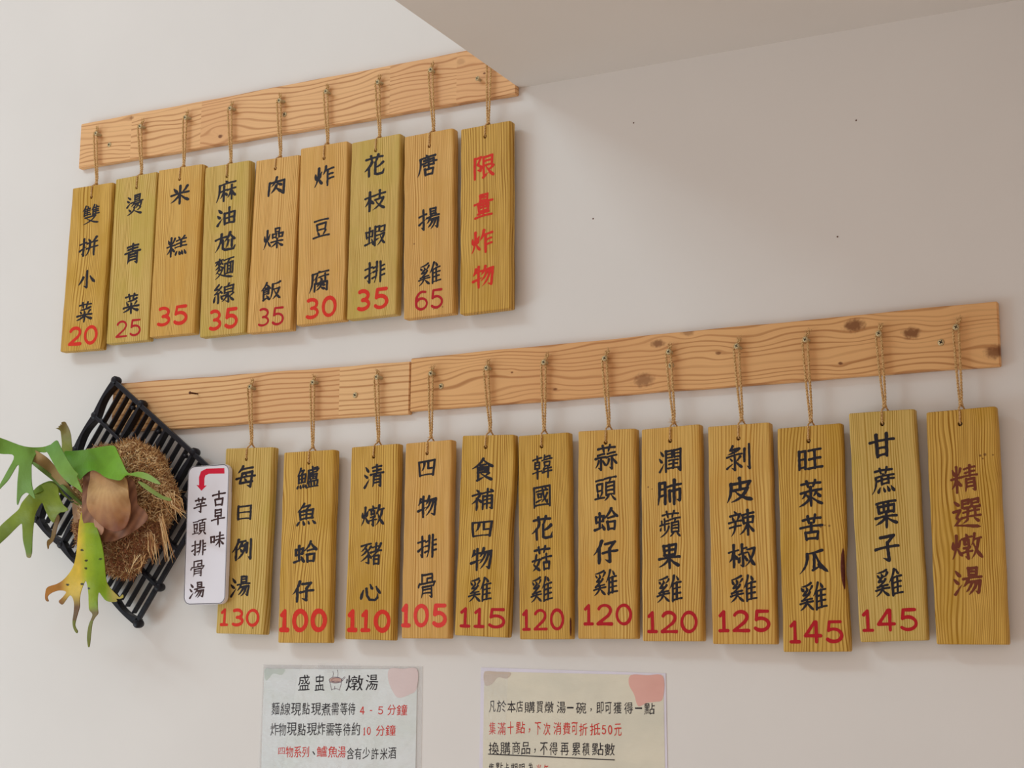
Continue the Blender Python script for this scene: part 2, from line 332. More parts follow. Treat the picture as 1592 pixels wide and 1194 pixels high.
'辣': 'd 22,0 31,10;h 4,19 46,13;d 13,24 18,36;p 40,22 37,32 31,38;h 0,46 49,39;h 2,66 48,60;p 25,44 28,80 8,100;h 53,19 99,13;v 76,0 76,100;v 57,30 60,54;b 57,31 97,27 94,50;h 60,54 94,50;p 74,56 66,80 44,95;n 78,56 88,78 100,90',
'椒': '=木l 0 0 37 100;v 51,0 51,41;h 52,21 68,16;h 40,44 71,37;g 55,42 55,97 44,90;d 44,56 39,80;d 62,54 71,74;b 72,26 98,20;p 98,20 90,76 62,99;n 74,36 86,78 100,97',
'旺': '=日 0 8 37 93;=王 43 4 100 98',
'萊': '=艹 8 0 95 27;h 8,47 94,40;v 50,28 50,100;p 30,46 27,60 13,70;d 32,56 43,67;p 73,44 70,57 60,65;d 75,52 90,65;p 48,66 34,88 0,100;n 53,64 72,86 100,97',
'苦': '=艹 8 0 95 33;=古 0 32 100 100',
'瓜': 'p 80,0 52,11 24,13;p 29,12 30,66 0,99;v 54,14 50,80;t 48,86 74,70;d 64,60 76,80;n 57,13 68,64 100,99',
'甘': 'h 0,33 100,26;v 28,0 30,99;v 72,0 70,98;h 30,63 70,60;h 30,93 70,90',
'蔗': '=艹 12 0 95 25;d 48,22 56,30;h 18,37 99,31;p 20,37 24,74 0,100;h 28,51 98,45;v 46,40 46,65;v 75,38 75,63;h 46,65 75,62;=灬 28 72 99 99',
'栗': 'h 8,8 94,2;v 15,20 18,45;b 15,21 88,16 85,43;v 40,8 40,43;v 61,7 61,42;h 18,45 85,42;=木 0 46 100 100',
'子': 'b 22,8 80,2 52,30;g 52,28 55,98 30,86;h 0,52 100,44',
'精': '=米l 0 2 41 100;=青 43 0 100 100',
'選': 'd 7,6 22,20;b 3,40 25,36 12,60;b 12,60 24,70 8,86;n 4,88 30,86 100,98;b 36,5 59,2 58,16;h 37,17 58,15;g 36,5 36,28 42,31 62,29 65,22;b 71,4 95,0 94,14;h 72,15 94,13;g 71,4 71,26 77,29 97,27 100,20;h 38,46 97,40;v 55,36 55,61;v 81,34 81,59;h 31,64 100,58;p 54,67 48,76 35,82;d 78,66 94,78',
'古': '=古 0 0 100 100', '早': '=日 18 0 84 47;h 0,67 100,60;v 51,47 51,100',
'味': '=口 0 22 34 68;h 46,27 96,21;h 40,50 100,43;v 70,0 70,100;p 68,50 60,74 37,89;n 72,50 84,72 100,84',
'芋': '=艹 8 0 95 31;h 22,45 84,39;h 0,66 100,58;g 54,42 55,99 35,90',
}
def strokes_of(txt, x0=0, y0=0, x1=100, y1=100):
    out = []
    for s in txt.split(';'):
        if s[0] == '=':
            nm, a, b, c, d = s[1:].split(); a, b, c, d = (float(k) for k in (a, b, c, d))
            out += strokes_of(PARTS[nm], x0+(x1-x0)*a/100, y0+(y1-y0)*b/100, x0+(x1-x0)*c/100, y0+(y1-y0)*d/100)
        else:
            k, *pts = s.split(); P = np.array([[float(q) for q in p.split(',')] for p in pts])
            out.append((k, P/100*[x1-x0, y1-y0] + [x0, y0]))
    return out
WIDTHS = dict(h=((0, .95), (.12, .80), (.8, .78), (.93, 1.05), (1, .9)), v=((0, 1.15), (.12, 1.0), (.9, 1.0), (1, .85)), p=((0, 1.15), (.3, 1.0), (.75, .72), (1, .22)),
              n=((0, .45), (.4, .85), (.8, 1.3), (.9, 1.15), (1, .25)), d=((0, .5), (.55, 1.15), (.85, 1.2), (1, .8)), t=((0, 1.1), (.4, .85), (1, .2)), b=((0, 1.0), (1, .95)), g=((0, 1.0), (.85, 1.0), (1, .25)))
def brush_shape(ch, seed, weight=1.0, n=92, slope=.065):
    """one painted character in the unit box"""
    st = strokes_of(KAI[ch]); rn = np.random.default_rng(seed); N = len(st)
    r0 = min(7.1, max(4.55, 7.8 - .175*N)) * weight * {'骨': .74, '剝': .84, '四': .9, '日': .92, '國': .92, '豆': .95, '瓜': .84, '皮': .93, '心': .9}.get(ch, 1)
    step = 112/n; xs = np.arange(-10, 111, step); ys = np.arange(-14, 115, step); X, Y = np.meshgrid(xs, ys); Fm = np.full(X.shape, -1e3)
    for k, P in st:
        P = P + rn.normal(0, .7, P.shape)
        L = np.linalg.norm(P[-1]-P[0])
        if k in 'pn' and len(P) == 3:
            t = np.linspace(0, 1, 12)[:, None]; Q = (1-t)**2*P[0] + 2*t*(1-t)*P[1] + t*t*P[2]
        elif k in 'hvdt' and len(P) == 2:
            t = np.linspace(0, 1, 7)[:, None]; dv = P[1]-P[0]; nr = np.array([-dv[1], dv[0]]); Q = P[0] + t*dv + nr*(.035*np.sin(math.pi*t)*(1 if k in 'hd' else rn.uniform(-.5, .5)))
            if k == 'h': Q = P[0] + t*dv + nr*(-.03*np.sin(math.pi*t))
        else:
            seg = np.r_[0, np.cumsum(np.linalg.norm(np.diff(P, axis=0), axis=1))]; s = np.unique(np.r_[np.linspace(0, seg[-1], 12), seg]); Q = np.stack([np.interp(s, seg, P[:, i]) for i in (0, 1)], 1)
        d = np.r_[0, np.cumsum(np.linalg.norm(np.diff(Q, axis=0), axis=1))]; d /= d[-1] + 1e-9
        wv = WIDTHS[k]; R = r0*rn.uniform(.9, 1.1)*np.interp(d, [a for a, _ in wv], [b for _, b in wv])
        if k == 'g': 
            hk = np.linalg.norm(P[-1]-P[-2]); tot = np.linalg.norm(np.diff(P, axis=0), axis=1).sum(); a = 1-hk/tot; R = r0*np.where(d <= a, 1.0, 1.05-.8*(d-a)/(1-a+1e-9))
        if k == 'd' and L < 3*r0: R = R*.85
        if k == 't' or k == 'p': R = R*(.92 if L < 25 else 1)
        for a, b, ra, rb in zip(Q[:-1], Q[1:], R[:-1], R[1:]):
            v = b-a; LL = v @ v + 1e-9; t = np.clip(((X-a[0])*v[0] + (Y-a[1])*v[1])/LL, 0, 1)
            Fm = np.maximum(Fm, ra+(rb-ra)*t - np.hypot(X-a[0]-t*v[0], Y-a[1]-t*v[1]))
    Fm = Fm + .10*r0*vnoise(X/100, Y/100, seed+5, 22)
    v, f = march(Fm[::-1], xs, 100-ys[::-1]); v = np.array(v); v[:, 1] += slope*v[:, 0]
    lo, hi = v.min(0), v.max(0)
    return (v-lo)/(hi-lo), f

# ------------------------------------------------------------------ materials
def new_mat(name, color=(.8, .8, .8), rough=.6, metal=0.0, spec=.25):
    m = bpy.data.materials.new(name); m.use_nodes = True; b = m.node_tree.nodes['Principled BSDF']
    b.inputs['Base Color'].default_value = (*color, 1); b.inputs['Roughness'].default_value = rough
    b.inputs['Metallic'].default_value = metal
    b.inputs['Specular IOR Level'].default_value = spec
    return m, m.node_tree, b
def srgb(r, g, b): return tuple(((c/255+.055)/1.055)**2.4 if c > 10.3 else c/255/12.92 for c in (r, g, b))
class NT:
    def __init__(s, nt): s.nt = nt
    def n(s, t, **kw):
        o = s.nt.nodes.new(t)
        for k, v in kw.items(): setattr(o, k, v)
        return o
    def put(s, sock, v):
        if isinstance(v, (int, float)): sock.default_value = v
        elif isinstance(v, tuple): sock.default_value = v if len(v) == len(sock.default_value) else (*v, 1)
        else: s.nt.links.new(v, sock)
    def m(s, op, a, b=0.0, c=None):
        o = s.n('ShaderNodeMath', operation=op); s.put(o.inputs[0], a); s.put(o.inputs[1], b)
        if c is not None: s.put(o.inputs[2], c)
        return o.outputs[0]
    def mix(s, f, a, b):
        o = s.n('ShaderNodeMix', data_type='RGBA'); s.put(o.inputs[0], f); s.put(o.inputs[6], a); s.put(o.inputs[7], b); return o.outputs[2]
    def ramp(s, f, a, b):
        o = s.n('ShaderNodeMapRange', interpolation_type='SMOOTHSTEP'); s.put(o.inputs[0], f); o.inputs[1].default_value = a; o.inputs[2].default_value = b
        return o.outputs[0]
    def noise(s, vec, scale, detail=2.0, rough=.5):
        o = s.n('ShaderNodeTexNoise'); s.put(o.inputs['Vector'], vec); o.inputs['Scale'].default_value = scale
        o.inputs['Detail'].default_value = detail; o.inputs['Roughness'].default_value = rough; return o.outputs[0]
    def vec(s, x, y, z):
        o = s.n('ShaderNodeCombineXYZ'); s.put(o.inputs[0], x); s.put(o.inputs[1], y); s.put(o.inputs[2], z); return o.outputs[0]
    def xyz(s):
        t = s.n('ShaderNodeTexCoord'); o = s.n('ShaderNodeSeparateXYZ'); s.nt.links.new(t.outputs['Object'], o.inputs[0]); return o.outputs
    def bump(s, b, h, dist, strength=1.0):
        o = s.n('ShaderNodeBump'); o.inputs['Strength'].default_value = strength; o.inputs['Distance'].default_value = dist
        s.put(o.inputs['Height'], h); s.nt.links.new(o.outputs[0], b.inputs['Normal'])

def tag_wood(seed, light, dark, stain, figure=.010, freq=300., knots=()):
    """oiled board: grain along z, faces +-y"""
    m, nt, b = new_mat('oiled_board_wood', rough=.55); N = NT(nt); x, y, z = N.xyz(); o = seed*1.37
    zz = N.m('ADD', z, o*3.1); xx = N.m('ADD', x, o)
    d1 = N.noise(N.vec(N.m('MULTIPLY', xx, 9), N.m('MULTIPLY', y, 6), N.m('MULTIPLY', zz, 3.2)), 1.6, 1.5)
    d2 = N.noise(N.vec(N.m('MULTIPLY', xx, 60), N.m('MULTIPLY', y, 30), N.m('MULTIPLY', zz, 14)), 1.0, 1.0)
    f = N.m('ADD', xx, N.m('MULTIPLY', N.m('SUBTRACT', d1, .5), figure*2.6))
    f = N.m('ADD', f, N.m('MULTIPLY', N.m('SUBTRACT', d2, .5), .0028))
    f = N.m('ADD', f, N.m('MULTIPLY', y, .5))
    wide = N.noise(N.vec(N.m('MULTIPLY', f, 34), 0.0, o), 1.0, 0)          # how close the rings lie
    f2 = N.m('ADD', f, N.m('MULTIPLY', wide, .018))
    s1 = N.m('SINE', N.m('MULTIPLY', f2, 2*math.pi*freq))
    ring = N.ramp(s1, -.2, 1.0)
    fine = N.noise(N.vec(N.m('MULTIPLY', f, 1100), N.m('MULTIPLY', y, 200), N.m('MULTIPLY', zz, 16)), 1.0, 2)
    amt = N.noise(N.vec(N.m('MULTIPLY', f, 60), 0.0, N.m('MULTIPLY', zz, 2.5)), 1.0, 1)
    g = N.m('ADD', N.m('MULTIPLY', N.m('MULTIPLY', ring, N.m('ADD', .25, N.m('MULTIPLY', N.ramp(amt, .25, .65), .75))), .80), N.m('MULTIPLY', N.ramp(fine, .35, .75), .38))
    c = N.mix(N.m('MINIMUM', g, 1.0), light, dark)
    st = N.noise(N.vec(N.m('MULTIPLY', xx, 14), N.m('MULTIPLY', y, 14), N.m('MULTIPLY', zz, 7)), 1.3, 2.5, .6)
    c = N.mix(N.m('MULTIPLY', N.ramp(st, .45, .72), .55), c, stain)
    for kx, kz, kr in knots:
        dd = N.m('SQRT', N.m('ADD', N.m('POWER', N.m('SUBTRACT', x, kx), 2.0), N.m('POWER', N.m('SUBTRACT', z, kz), 2.0)))
        c = N.mix(N.m('MULTIPLY', N.ramp(dd, kr, kr*.4), .75), c, srgb(95, 52, 28))
    nt.links.new(c, b.inputs['Base Color']); N.bump(b, g, .0006, -.5)
    return m
def rail_wood(seed, light, dark, joints, knots, freq=118., wave=1.0):
    """planed pine: grain along x; joints: finger joints; knots: (x, z, r, spread, darkness)"""
    m, nt, b = new_mat('planed_pine_wood', rough=.5); N = NT(nt); x, y, z = N.xyz(); o = seed*2.3
    seg = 0.0
    for j in joints: seg = N.m('ADD', seg, N.m('GREATER_THAN', x, j))
    so = N.m('MULTIPLY', seg, 5.37) if joints else 0.0
    zz = z
    for kx, kz, kr, sp, dk in knots:
        dx = N.m('MULTIPLY', N.m('SUBTRACT', x, kx), .55); dz = N.m('SUBTRACT', z, kz)
        d2 = N.m('ADD', N.m('MULTIPLY', dx, dx), N.m('MULTIPLY', dz, dz))
        e = N.m('EXPONENT', N.m('MULTIPLY', d2, -1/(sp*sp)))
        zz = N.m('SUBTRACT', zz, N.m('MULTIPLY', N.m('MULTIPLY', dz, e), .85))
    d1 = N.noise(N.vec(N.m('ADD', N.m('MULTIPLY', x, 3.4), so), y, N.m('ADD', N.m('MULTIPLY', zz, 9), o)), 1.5, 1.5)
    d2 = N.noise(N.vec(N.m('ADD', N.m('MULTIPLY', x, 22), so), y, N.m('MULTIPLY', zz, 60)), 1.0, 1)
    f = N.m('ADD', zz, N.m('MULTIPLY', N.m('SUBTRACT', d1, .5), .050*wave)); f = N.m('ADD', f, N.m('MULTIPLY', N.m('SUBTRACT', d2, .5), .0012))
    f = N.m('ADD', f, N.m('MULTIPLY', so, .013))
    wide = N.noise(N.vec(N.m('MULTIPLY', f, 30), o, so), 1.0, 0)
    s1 = N.m('SINE', N.m('MULTIPLY', N.m('ADD', f, N.m('MULTIPLY', wide, .02)), 2*math.pi*freq))
    ring = N.m('POWER', N.ramp(s1, -.6, 1.0), 6.0)
    band = N.noise(N.vec(N.m('MULTIPLY', x, 1.5), o, N.m('MULTIPLY', f, 55)), 1.0, 2)
    fine = N.noise(N.vec(N.m('MULTIPLY', x, 9), o, N.m('MULTIPLY', f, 900)), 1.0, 1.5)
    amt = N.ramp(band, .28, .62)
    g = N.m('ADD', N.m('MULTIPLY', N.m('MULTIPLY', ring, N.m('ADD', .16, N.m('MULTIPLY', amt, .56))), 1.0), N.m('MULTIPLY', N.ramp(fine, .45, .8), .16))
    c = N.mix(N.m('MINIMUM', g, 1.0), light, dark)
    tone = N.noise(N.vec(N.m('ADD', N.m('MULTIPLY', x, 1.2), so), o, 0.0), 3.0, 0)
    c = N.mix(N.m('MULTIPLY', N.ramp(tone, .45, .65), .22), c, srgb(204, 140, 92))
    for kx, kz, kr, sp, dk in knots:
        if dk <= 0: continue
        dx = N.m('MULTIPLY', N.m('SUBTRACT', x, kx), .62); dz = N.m('SUBTRACT', z, kz)
        wobk = N.m('MULTIPLY', N.m('SUBTRACT', N.noise(N.vec(N.m('MULTIPLY', x, 160), 0.0, N.m('MULTIPLY', z, 160)), 1.0, 2), .5), kr*.9)
        dd = N.m('ADD', N.m('SQRT', N.m('ADD', N.m('MULTIPLY', dx, dx), N.m('MULTIPLY', dz, dz))), wobk)
        c = N.mix(N.m('MULTIPLY', N.ramp(dd, kr, kr*.35), dk), c, srgb(112, 62, 30))
    nt.links.new(c, b.inputs['Base Color']); N.bump(b, g, .0004, -.4)
    return m
def paint_mat(name, col, rough=.55, var=.12):
    m, nt, b = new_mat(name, col, rough); N = NT(nt); x, y, z = N.xyz()
    k = N.noise(N.vec(x, y, z), 260, 2)
    nt.links.new(N.mix(N.m('MULTIPLY', N.ramp(k, .4, .75), var), col, tuple(min(1, c*1.6+.03) for c in col)), b.inputs['Base Color'])
    return m
def wall_mat(name, col, bump=.0006):
    m, nt, b = new_mat(name, col, .75); N = NT(nt); x, y, z = N.xyz(); v = N.vec(x, y, z)
    big = N.noise(v, 2.6, 3); fine = N.noise(v, 140, 3)
    nt.links.new(N.mix(N.ramp(big, .35, .7), col, tuple(c*.965 for c in col)), b.inputs['Base Color'])
    N.bump(b, N.m('ADD', N.m('MULTIPLY', fine, .12), big), bump, .5)
    return m
M_WALL = wall_mat('white_wall_paint', srgb(229, 226, 222)); M_CEIL = wall_mat('soffit_paint', srgb(226, 222, 217))
M_FLOOR = wall_mat('beige_floor', srgb(222, 208, 196))
M_INK = paint_mat('black_brush_ink', srgb(30, 26, 34)); M_BROWN = paint_mat('brown_brush_paint', srgb(112, 52, 30))
M_RED = paint_mat('bright_red_paint', srgb(212, 42, 22)); M_CRIM = paint_mat('crimson_paint', srgb(178, 14, 28))
M_LRED = paint_mat('light_red_paint', srgb(222, 58, 50))
M_PLAQUE_INK = paint_mat('dark_brown_ink', srgb(62, 38, 38)); M_ARROW = paint_mat('red_arrow_vinyl', srgb(216, 22, 58), .4, .03)
M_JUTE, _nt, _b = new_mat('jute_twine', rough=.9); _N = NT(_nt); _x, _y, _z = _N.xyz()
_nt.links.new(_N.mix(_N.ramp(_N.noise(_N.vec(_x, _y, _z), 700, 3), .3, .7), srgb(168, 124, 68), srgb(238, 202, 146)), _b.inputs['Base Color'])
M_SCREW, _, _ = new_mat('brass_plated_screw', srgb(200, 180, 138), .42, .35)
M_RECESS, _, _ = new_mat('screw_recess', srgb(30, 26, 20), .6, .4)
M_RUST, _, _ = new_mat('brown_nail', srgb(96, 62, 46), .5, .5)
M_PLASTIC, _nt, _b = new_mat('dark_navy_plastic', srgb(21, 22, 31), .38)
_N = NT(_nt); _x, _y, _z = _N.xyz(); _N.bump(_b, _N.noise(_N.vec(_x, _y, _z), 120, 2), .0012, .5)
M_BOARD_WHITE, _, _ = new_mat('white_foam_board', srgb(232, 230, 238), .4); M_EDGE, _, _ = new_mat('dark_trim_edge', srgb(40, 36, 40), .5)

# ------------------------------------------------------------------ the setting
def structure(name, x0, x1, y0, y1, z0, z1, mat):
    mb = MB(); mb.box(x0, x1, y0, y1, z0, z1); return tag(mb.build(name, mat), kind='structure')
sof = bp(808, 137, Y_WALL)
SX, SZ = sof[0], sof[2]
WALL = structure('wall_back', -4.2, 2.4, Y_WALL, Y_WALL + .12, 0, 3.9, M_WALL)
structure('ceiling', SX, 2.4, -0.2, Y_WALL, SZ, SZ + .9, M_CEIL)
structure('floor', -6.5, 5.5, -5.5, Y_WALL, -.06, 0, M_FLOOR)

# ------------------------------------------------------------------ screws and rails
def screw_mb(p, out, r=.0034, tilt=(0, 0)):
    """pan head screw standing out of a board; head front centre at p"""
    mb = MB(); rec = MB()
    M = Matrix.Translation(p) @ Matrix.Rotation(tilt[0], 4, 'X') @ Matrix.Rotation(tilt[1], 4, 'Z') @ Matrix.Rotation(-math.pi/2, 4, 'X')
    # local +h runs into the wall
    mb.lathe([(r*.35, -.0002), (r*.8, .0004), (r, .0014), (r*.9, .0020), (r*.48, .0034), (r*.45, out)], 16, M)
    for k in range(7):
        h = .0045 + k*.0018
        if h < out - .001: mb.lathe([(r*.45, h), (r*.62, h+.0005), (r*.45, h+.001)], 10, M)
    for a in (.5, .5+math.pi/2):
        c, s = math.cos(a), math.sin(a); q = []
        for (u, v) in ((-.55, -.12), (.55, -.12), (.55, .12), (-.55, .12)):
            q.append(tuple(M @ Vector((r*(u*c-v*s), r*(u*s+v*c), -.00035))))
        rec.add(q, [(0, 1, 2, 3)])
    return mb, rec
def add_screw(px, py, y_head, out, parent, kind='screw', mat=None, r=.0034, tilt=None):
    p = Vector(bp(px, py, y_head)) - parent.location
    tilt = tilt or (random.uniform(-.12, .12), random.uniform(-.12, .12))
    mb, rec = screw_mb(p, out, r, tilt)
    o = mb.build(kind, mat or M_SCREW, parent, True)
    if kind == 'screw': rec.build('recess', M_RECESS, o)
    return o
def make_rail(label, x0, x1, z0, z1, y0, y1, mat, skew=(0, 0, 0, 0)):
    """plank: corners may be a little out of true (z offsets at bl, br, tl, tr)"""
    t = empty('pine_rail', ((x0+x1)/2, y1, min(z0, z1)))
    tag(t, label, 'rail')
    bm = bmesh.new(); nx = 40; c = (x0+x1)/2; zb = min(z0, z1)
    sec = [(y0, 0), (y1, 0), (y1, 1), (y0, 1)]; rows = []
    for i in range(nx+1):
        u = i/nx; row = []
        for (yy, k) in sec:
            zz = (z0 + skew[0]*(1-u) + skew[1]*u) if k == 0 else (z1 + skew[2]*(1-u) + skew[3]*u)
            zz += .0004*math.sin(17*u+5*k) + .0003*math.sin(43*u+k)
            row.append(bm.verts.new((x0+(x1-x0)*u - c, yy - y1, zz - zb)))
        rows.append(row)
    for a, b in zip(rows[:-1], rows[1:]):
        for k in range(4): bm.faces.new((a[k], a[(k+1) % 4], b[(k+1) % 4], b[k]))
    bm.faces.new(rows[0][::-1]); bm.faces.new(rows[-1])
    bmesh.ops.recalc_face_normals(bm, faces=bm.faces)
    edges = [e for e in bm.edges if len(e.link_faces) == 2 and e.calc_face_angle(0) > .8]
    bmesh.ops.bevel(bm, geom=edges, offset=.0012, segments=2, affect='EDGES')
    me = bpy.data.meshes.new('board'); bm.to_mesh(me); bm.free(); me.materials.append(mat)
    o = bpy.data.objects.new('board', me); COL.objects.link(o); o.parent = t
    return t, c, zb
YB = Y_WALL - .0005
def kn(lst, c, zb): return [(bp(px, py, Y_RAIL)[0]-c, bp(px, py, Y_RAIL)[2]-zb, r, sp, dk) for px, py, r, sp, dk in lst]
def jn(lst, c): return [bp(px, py, Y_RAIL)[0]-c for px, py in lst]
PINE_L, PINE_D = srgb(232, 184, 130), srgb(170, 112, 62)
def rail_from_px(label, bl, br, tl, tr, seed, joints, knots, y0=Y_RAIL, xr=None, light=PINE_L, dark=PINE_D, freq=118., wave=1.0):
    BL, BR, TL, TR = (bp(*q, y0) for q in (bl, br, tl, tr))
    x0 = (BL[0]+TL[0])/2; x1 = xr if xr is not None else (BR[0]+TR[0])/2
    c = (x0+x1)/2; zb = min(BL[2], BR[2])
    zb_ = BL[2]
    z0, z1 = BL[2], TL[2]; c = (x0+x1)/2; base = min(z0, z1)
    mat = rail_wood(seed, light, dark, jn(joints, c), kn(knots, c, base), freq, wave)
    t, c, zb = make_rail(label, x0, x1, z0, z1, y0, YB, mat, (0, BR[2]-z0, 0, TR[2]-z1))
    return t
rail_up = rail_from_px('upper pine rail on the white wall, ending under the soffit', (122.7, 262), (803.5, 145.3), (125, 193), (725, 79), 1,
    [(203, 225), (312, 200), (606, 140), (710, 110)],
    [(342.6, 212, .0042, .022, .9), (334, 205, .004, .012, 0.0), (205, 183, .004, .012, .5), (716, 96, .007, .014, .25), (753, 114, .002, .004, .9)], xr=SX-.0008)
rail_left = rail_from_px('shorter lower pine rail whose left end is behind the black tray', (174, 672.5), (636.5, 643), (174, 597), (636.5, 562), 2,
    [(527, 610)], [(150, 640, .004, .02, 0)], y0=Y_RAIL+.0006, freq=105., wave=.35, light=srgb(233, 188, 134))
rail_right = rail_from_px('longer lower pine rail with big brown knots, on the right', (638, 639.4), (1556, 568), (638, 557.3), (1549.5, 468.3), 3, [],
    [(1001, 591, .013, .018, .62), (1023, 534, .008, .014, .75), (1117, 549, .0035, .010, .75), (1328, 506, .012, .017, .85), (1306.5, 565, .003, .008, .9),
     (1417, 518, .010, .014, .85), (1549, 547, .012, .02, .8), (757, 601, .004, .024, .2), (863, 605, .0028, .006, .8), (796, 579, .002, .005, .85), (1070, 516, .008, .012, .5)],
    light=srgb(230, 180, 122), dark=srgb(166, 108, 58))
rails = dict(U=rail_up, L=rail_left, R=rail_right)
for px, py, k in ((169.2, 224.6, 'U'), (441.8, 177.6, 'U'), (551.4, 614, 'L'), (685.2, 600.3, 'R'), (1042.8, 568, 'R'), (1462.6, 532, 'R')):
    add_screw(px, py, Y_RAIL-.0014, .004, rails[k], r=.0048, tilt=(0, 0))
add_screw(741.5, 121.5, Y_RAIL-.010, .013, rail_up, r=.0042)
nail = add_screw(294.5, 610.5, Y_RAIL-.020, .024, rail_left, 'nail', M_RUST, .0026, (.05, -.05)); tag(nail, 'bare brown screw with nothing hung on it')

